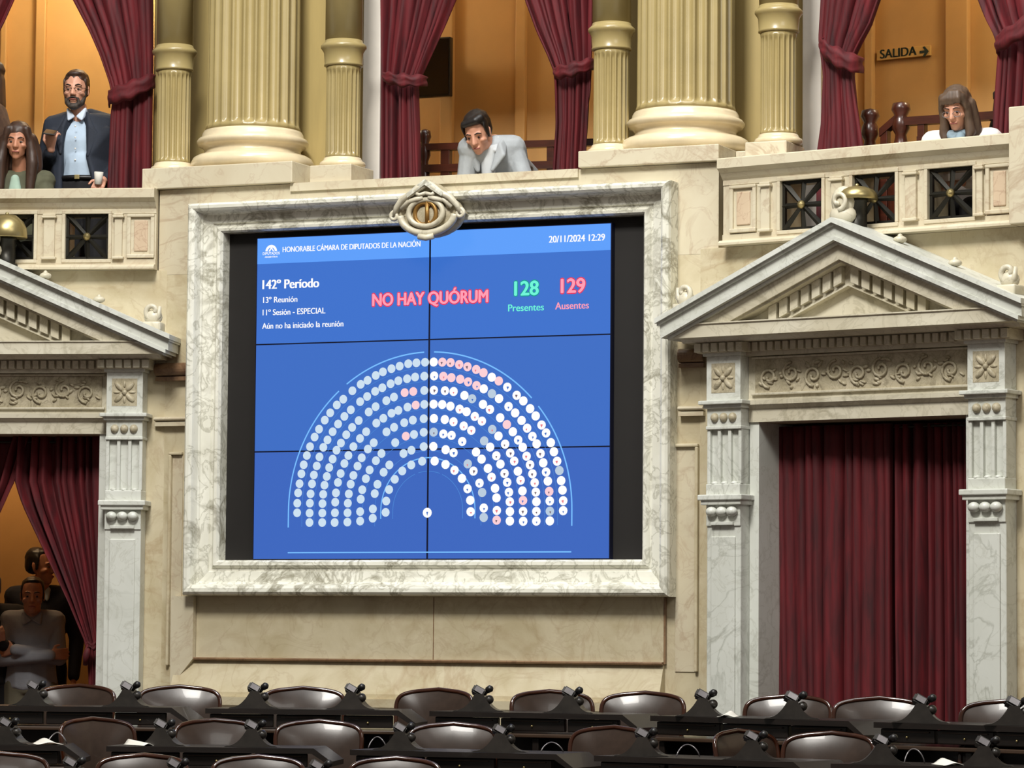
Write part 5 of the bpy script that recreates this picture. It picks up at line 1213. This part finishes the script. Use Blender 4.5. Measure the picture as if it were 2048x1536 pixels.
limb(P, [shl, ehl, (whl[0]-0.04, whl[1]+0.02, whl[2]+0.005)], [0.068, 0.062, 0.045]); limb(P, [shr, ehr, (whr[0]+0.04, whr[1]+0.02, whr[2]+0.005)], [0.07, 0.062, 0.045])
P.hull([(shl, 0.07), ((nk[0]-0.07, nk[1]+0.02, nk[2]-0.005), 0.04), (chs, 0.1)]); P.hull([(shr, 0.07), ((nk[0]+0.07, nk[1]+0.02, nk[2]-0.005), 0.045), (chs, 0.1)])
jk = P.build('jacket', GREYJ, B, 0.008, 3)
P = Prims(); cx = nk[0]
for sx in (-1, 1):
    P.hull([((cx+sx*0.075, -0.12-0.05*(sx<0)+0.03*(sx>0), nk[2]+0.03), 0.018), ((cx+sx*0.085, -0.21-0.02*sx*-1, nk[2]-0.03), 0.016), ((cx+sx*0.12, -0.215, nk[2]-0.10), 0.016), ((cx+sx*0.05, -0.225, nk[2]-0.19), 0.014)])
P.build('lapels', GREYJ, jk, 0.006, 2)
P = Prims(); P.hull([((cx-0.03, -0.185, nk[2]-0.05), 0.03), ((cx+0.03, -0.185, nk[2]-0.05), 0.03), ((cx, -0.17, nk[2]-0.22), 0.045)])
for sx in (-1, 1): P.hull([((cx+sx*0.05, -0.14, nk[2]+0.025), 0.013), ((cx+sx*0.012, -0.205, nk[2]-0.05), 0.010), ((cx+sx*0.06, -0.20, nk[2]-0.065), 0.010)])
P.build('shirt', plain('pale_shirt', srgb(182,186,188), 0.8), B, 0.006, 2)
P = Prims()
for sx in (-1, 1): limb(P, [(0.03+sx*0.09, 0.30, 0.92), (0.03+sx*0.1, 0.25, 0.46), (0.03+sx*0.1, 0.33, 0.06)], [0.105, 0.08, 0.065])
P.build('trousers', GREYJ, B, 0.01, 3)

# --- seated people: bust, hair, clothes; hips on a seat
def seated(F, px_, py_, d, label, yaw, pitch, skin, hairf, top, k=1.0, roll=0.0, seat=0.46, shw=0.17, lean=0.10, mats=None, bodyyaw=0.0, fem=True, eyes=False, drop=0.225):
    u = F.pu(px_, py_, d); hz = F.pz(px_, py_, d) - BF
    T = person(F, (u, d, BF+0.001), label)
    T.rotation_euler.z += bodyyaw
    H = head_matrix((0, -lean, hz), yaw, pitch, roll, k)
    shz = hz - drop*k
    P = Prims(); head_prims(P, H, fem)
    P.cap((0, -lean+0.03, hz-0.09), 0.047, (0, -lean*0.5+0.04, shz+0.03), 0.055)
    shl, shr = (-shw, -lean*0.4+0.02, shz-0.02), (shw, -lean*0.4+0.02, shz-0.02)
    pel, wst, chs = (0, 0.14, seat+0.10), (0, 0.10, (seat+shz)/2), (0, 0.02-lean*0.2, shz-0.12)
    trunk(P, pel, wst, chs, (0, 0.03-lean*0.4, shz+0.02), (shl, shr), w=(0.16, 0.13, 0.145), dpt=(0.12, 0.095, 0.10))
    el, er = (-shw-0.05, -0.10, shz-0.27), (shw+0.05, -0.10, shz-0.27); wl_, wr_ = (-0.08, -0.30, shz-0.30), (0.08, -0.30, shz-0.30)
    limb(P, [shl, el, wl_], [0.045, 0.037, 0.024]); limb(P, [shr, er, wr_], [0.045, 0.037, 0.024])
    hand(P, wl_, (0.8, -0.5, 0), (0, 0, 1), 0.4, 1, 0.9); hand(P, wr_, (-0.8, -0.5, 0), (0, 0, 1), 0.4, -1, 0.9)
    for sx in (-1, 1): limb(P, [(sx*0.09, 0.12, seat+0.07), (sx*0.11, -0.24, seat+0.05), (sx*0.11, -0.22, 0.08)], [0.085, 0.06, 0.042]); P.hull([((sx*0.11, -0.21, 0.045), 0.038), ((sx*0.12, -0.36, 0.03), 0.028)])
    B = P.build('body', skin, T, 0.006, 3)
    face_parts(B, H, not eyes, HAIR_B)
    P = Prims(); hairf(P, H); P.build('hair', mats[0], B, 0.007, 7)
    P = Prims(); trunk(P, pel, wst, chs, (0, 0.03-lean*0.4, shz+0.0), (shl, shr), w=(0.16, 0.13, 0.145), dpt=(0.12, 0.095, 0.10), extra=0.02)
    limb(P, [shl, el, (wl_[0]-0.02, wl_[1]+0.02, wl_[2])], [0.06, 0.052, 0.036]); limb(P, [shr, er, (wr_[0]+0.02, wr_[1]+0.02, wr_[2])], [0.06, 0.052, 0.036])
    P.build('top', mats[1], B, 0.008, 3)
    P = Prims()
    for sx in (-1, 1): limb(P, [(sx*0.09, 0.12, seat+0.07), (sx*0.11, -0.24, seat+0.05), (sx*0.11, -0.22, 0.06)], [0.10, 0.075, 0.06])
    P.build('trousers', mats[2], B, 0.01, 3)
    top(B, H, shz, lean)
    return T
def long_hair(P, H, length=0.26, fringe=True, wdt=1.0, th=1.0):
    P.hull([((0, 0.022, 0.062), (0.085, 0.100, 0.082))], H); P.hull([((0, 0.055, 0.0), (0.082, 0.06, 0.07)), ((0, 0.05, 0.06), (0.084, 0.06, 0.05))], H)
    for sx in (-1, 1):
        P.hull([((sx*0.055, -0.042, 0.085), (0.03, 0.03, 0.025)), ((sx*0.079, -0.03, 0.02), (0.016, 0.035, 0.03))], H)
        P.chain([Vector((sx*0.079, -0.028, 0.02)), Vector((sx*0.086*wdt, -0.03, -0.06)), Vector((sx*0.095*wdt, -0.045, -0.13)), Vector((sx*0.088*wdt, -0.065, -0.13-length*0.5))], [0.03*th, 0.036*th, 0.042*th, 0.03*th], H)
        P.chain([Vector((sx*0.078, 0.03, 0.02)), Vector((sx*0.095*wdt, 0.03, -0.07)), Vector((sx*0.10*wdt, 0.02, -0.15)), Vector((sx*0.092*wdt, 0.0, -0.15-length*0.5))], [0.045*th, 0.052*th, 0.055*th, 0.04*th], H)
    P.hull([((0, 0.07, 0), (0.075, 0.05, 0.05)), ((0, 0.085, -0.16), (0.095, 0.04, 0.06))], H)
    if fringe:
        for i in range(7):
            x = -0.055 + 0.018*i; P.chain([Vector((x*0.5+0.02, -0.055, 0.112)), Vector((x, -0.081, 0.08)), Vector((x*1.15, -0.083, 0.045 + 0.3*abs(x-0.01) * (1 if x > 0.01 else 0.2) - 0.35*max(0, abs(x)-0.035)))], [0.016, 0.011, 0.006], H)
def woman_right_top(B, H, shz, lean):
    P = Prims(); P.hull([((-0.05, -lean+0.02, shz+0.01), 0.026), ((0.05, -lean+0.02, shz+0.01), 0.026), ((0, -lean-0.02, shz-0.03), 0.026)]); P.hull([((0.03, -lean-0.03, shz-0.01), 0.028), ((0.02, -lean-0.075, shz-0.14), 0.03), ((0.06, -lean-0.055, shz-0.12), 0.022)]); P.build('scarf', SCARF, B, 0.006, 2)
    mb = MB()
    for sx in (-1, 1): mb.tube([H @ Vector((sx*0.033 + 0.024*math.cos(2*PI*i/18), -0.094, -0.008 + 0.017*math.sin(2*PI*i/18))) for i in range(18)], 0.0018, 5, True)
    mb.tube([H @ Vector((-0.01, -0.096, -0.004)), H @ Vector((0.01, -0.096, -0.004))], 0.0016, 5); mb.build('glasses', M['console_light'], B)
    mb = MB(); mb.smooth = True; mb.ell((0.082, -0.005, -0.035), (0.006, 0.006, 0.01), 8, 6, H); mb.build('earring', M['paper'], B)
seated(R, 1928, 226, -0.48, 'brown haired woman in white top and blue grey scarf seated, looking down', -0.10, 0.40, SK_L, lambda P, H: long_hair(P, H, 0.05, True, 0.86, 0.78), woman_right_top, 1.0, -0.05, mats=(plain('hair_light_brown', srgb(84,66,52), 0.5, 0, 0, 0.35, 40, 0.4, stretch=(1,1,0.12)), WHITEC, BLACKC), lean=0.16, drop=0.155, bodyyaw=0.22, shw=0.175)
def none_top(B, H, shz, lean): pass
def woman_left_top(B, H, shz, lean):
    P = Prims(); P.hull([((0.0, -0.10-lean*0.4, shz-0.02), 0.03), ((-0.03, -0.125-lean*0.3, shz-0.2), 0.03), ((0.04, -0.125-lean*0.3, shz-0.2), 0.03)]); P.build('blouse', MINT, B, 0.008, 2)
seated(L, 42, 288, -0.55, 'young woman with long dark brown hair in olive top seated beside the bearded man', 0.1, 0.10, SK_M, lambda P, H: long_hair(P, H, 0.34, False, 1.1), woman_left_top, 1.03, 0.04, mats=(HAIR_B, OLIVE, BLACKC), lean=0.08, eyes=True)
seated(R, 2030, 214, -1.0, 'dark haired person mostly hidden behind the curtain at the right edge', -0.3, 0.1, SK_M, lambda P, H: long_hair(P, H, 0.12, True), none_top, 1.0, 0, mats=(HAIR_D, FUR, BLACKC), lean=0.05)

# --- standing figures
def standing(F, px_, ptop, d, zfl, label, yaw, hair, skin, mats, body_yaw=0.0, arms='down', height=None, pitch=0.0, k=1.06, hairf=None, shw=0.19):
    u, zt = F.px(px_, ptop, d); Ht = zt - zfl; q = Ht/1.75
    T = person(F, (u, d, zfl+0.001), label); T.rotation_euler.z += body_yaw
    zz = lambda z: z*q
    hc = (0.0, -0.03, Ht - 0.125*k); H = head_matrix(hc, yaw, pitch, 0, k)
    P = Prims(); head_prims(P, H)
    P.hull([((0, 0.0, zz(1.55)), (0.055, 0.06, 0.03)), ((0, 0.015, zz(1.43)), (0.065, 0.065, 0.03))])
    shl, shr = (-shw, 0.02, zz(1.42)), (shw, 0.02, zz(1.42))
    tr = ((0, 0.03, zz(0.96)), (0, 0.02, zz(1.1)), (0, 0.02, zz(1.29)), (0, 0.02, zz(1.46)), (shl, shr))
    trunk(P, *tr)
    if arms == 'crossed':
        el, er = (-shw-0.045, -0.08, zz(1.13)), (shw+0.035, -0.07, zz(1.14)); wl_, wr_ = (0.13, -0.215, zz(1.16)), (-0.10, -0.185, zz(1.20))
        limb(P, [shl, el, wl_], [0.052, 0.042, 0.03]); limb(P, [shr, er, wr_], [0.052, 0.042, 0.03])
        hand(P, wl_, (0.9, 0.35, 0.1), (0.2, -1, 0.1), 0.25, -1, 0.95); hand(P, wr_, (-0.9, 0.45, -0.1), (-0.2, -1, 0.1), 0.25, 1, 0.95)
    elif arms == 'raised':
        el, er = (-0.24, 0.04, zz(1.14)), (0.24, 0.02, zz(1.14)); wl_, wr_ = (-0.2, -0.1, zz(0.95)), (0.12, -0.22, zz(1.2))
        limb(P, [shl, el, wl_], [0.052, 0.042, 0.027]); limb(P, [shr, er, wr_], [0.052, 0.042, 0.027])
        hand(P, wl_, (0, -0.2, -1), (-1, 0, 0), 0.4, 1); hand(P, wr_, (-0.2, -0.4, 0.8), (0.3, -1, -0.2), 0.6, -1)
    else:
        el, er = (-0.25, 0.04, zz(1.13)), (0.25, 0.04, zz(1.13)); wl_, wr_ = (-0.245, -0.04, zz(0.88)), (0.245, -0.04, zz(0.88))
        limb(P, [shl, el, wl_], [0.052, 0.042, 0.027]); limb(P, [shr, er, wr_], [0.052, 0.042, 0.027])
        hand(P, wl_, (0, -0.15, -1), (-1, 0, 0), 0.4, 1); hand(P, wr_, (0, -0.15, -1), (1, 0, 0), 0.4, -1)
    for sx in (-1, 1): limb(P, [(sx*0.09, 0.03, zz(0.93)), (sx*0.1, 0.02, zz(0.5)), (sx*0.1, 0.04, 0.08)], [0.088, 0.058, 0.042]); P.hull([((sx*0.1, 0.05, 0.045), 0.04), ((sx*0.11, -0.14, 0.03), 0.03)])
    B = P.build('body', skin, T, 0.006, 3)
    face_parts(B, H)
    P = Prims()
    if hairf: hairf(P, H)
    else:
        P.hull([((0, 0.028, 0.064), (0.079, 0.090, 0.072))], H); P.hull([((0, -0.03, 0.098), (0.045, 0.03, 0.02)), ((0, 0.05, 0.09), (0.06, 0.05, 0.045))], H); P.hull([((0, 0.06, 0.0), (0.074, 0.05, 0.05)), ((0, 0.05, 0.05), (0.077, 0.06, 0.05))], H)
        for sx in (-1, 1): P.hull([((sx*0.069, 0.0, 0.05), (0.008, 0.03, 0.03)), ((sx*0.071, -0.008, 0.0), (0.006, 0.012, 0.025))], H)
    P.build('hair', hair, B, 0.006, 3)
    P = Prims(); trunk(P, *tr, extra=0.022)
    P.hull([((0, 0.02, zz(1.12)), (0.17, 0.13, 0.06)), ((0, 0.03, zz(0.92)), (0.185, 0.135, 0.05))])
    limb(P, [shl, el, wl_], [0.066, 0.056, 0.043]); limb(P, [shr, er, wr_], [0.066, 0.056, 0.043])
    top = P.build(mats[2], mats[0], B, 0.008, 3)
    P = Prims()
    for sx in (-1, 1): P.hull([((sx*0.012, -0.075, zz(1.425)), 0.009), ((sx*0.06, -0.045, zz(1.475)), 0.010), ((sx*0.07, -0.01, zz(1.44)), 0.012), ((sx*0.055, -0.085, zz(1.395)), 0.008)])
    P.build('collar', mats[0] if mats[2] == 'shirt' else PALE, top, 0.005, 2)
    P = Prims(); P.hull([((0, 0.03, zz(0.98)), (0.165, 0.12, 0.03)), ((0, 0.03, zz(0.9)), (0.175, 0.125, 0.06))])
    for sx in (-1, 1): limb(P, [(sx*0.09, 0.03, zz(0.93)), (sx*0.1, 0.02, zz(0.5)), (sx*0.1, 0.04, 0.06)], [0.10, 0.08, 0.065])
    P.build('trousers', mats[1], B, 0.01, 3)
    return T
standing(L, 66, 1155, -1.5, 0.0, 'man in grey shirt and khaki trousers standing arms crossed in the left doorway', 0.02, HAIR_D, SK_M, (GREYS, KHAKI, 'shirt'), 0.22, 'crossed', shw=0.155)
standing(L, 84, 1097, -2.05, 0.0, 'tall dark haired man in dark navy suit behind the man with crossed arms', 1.2, HAIR_D, SK_M, (DKNAVY, DKNAVY, 'jacket'), 0.1, 'down')
standing(L, -20, 1140, -1.5, 0.0, 'grey haired man in black jacket cut by the left edge of the doorway', 0.3, HAIR_G, SK_L, (BLACKC, BLACKC, 'jacket'), 0.15, 'raised')
standing(L, -17, 122, -0.95, BF, 'long haired person cut by the left edge of the balcony', 0.0, HAIR_B, SK_L, (FUR, BLACKC, 'jacket'), -1.5, 'down', shw=0.13, hairf=lambda P, H: long_hair(P, H, 0.1, False, 0.85, 0.8))

u, z = R.px(1858, 272, -0.12)
mb = MB(); mb.smooth = True; mb.grid(lambda s, t: Vector((u + (s-0.5)*0.16, 0.12 + (t-0.5)*0.10, 4.056 + 0.03*abs(s-0.45))), 8, 4)
o = single(mb, 'leaflet', M['paper'], R, (u, -0.12, 4.054), 'small white leaflet on the balcony rail beside the seated woman', 'paper')
so = o.modifiers.new('thick', 'SOLIDIFY'); so.thickness = 0.002
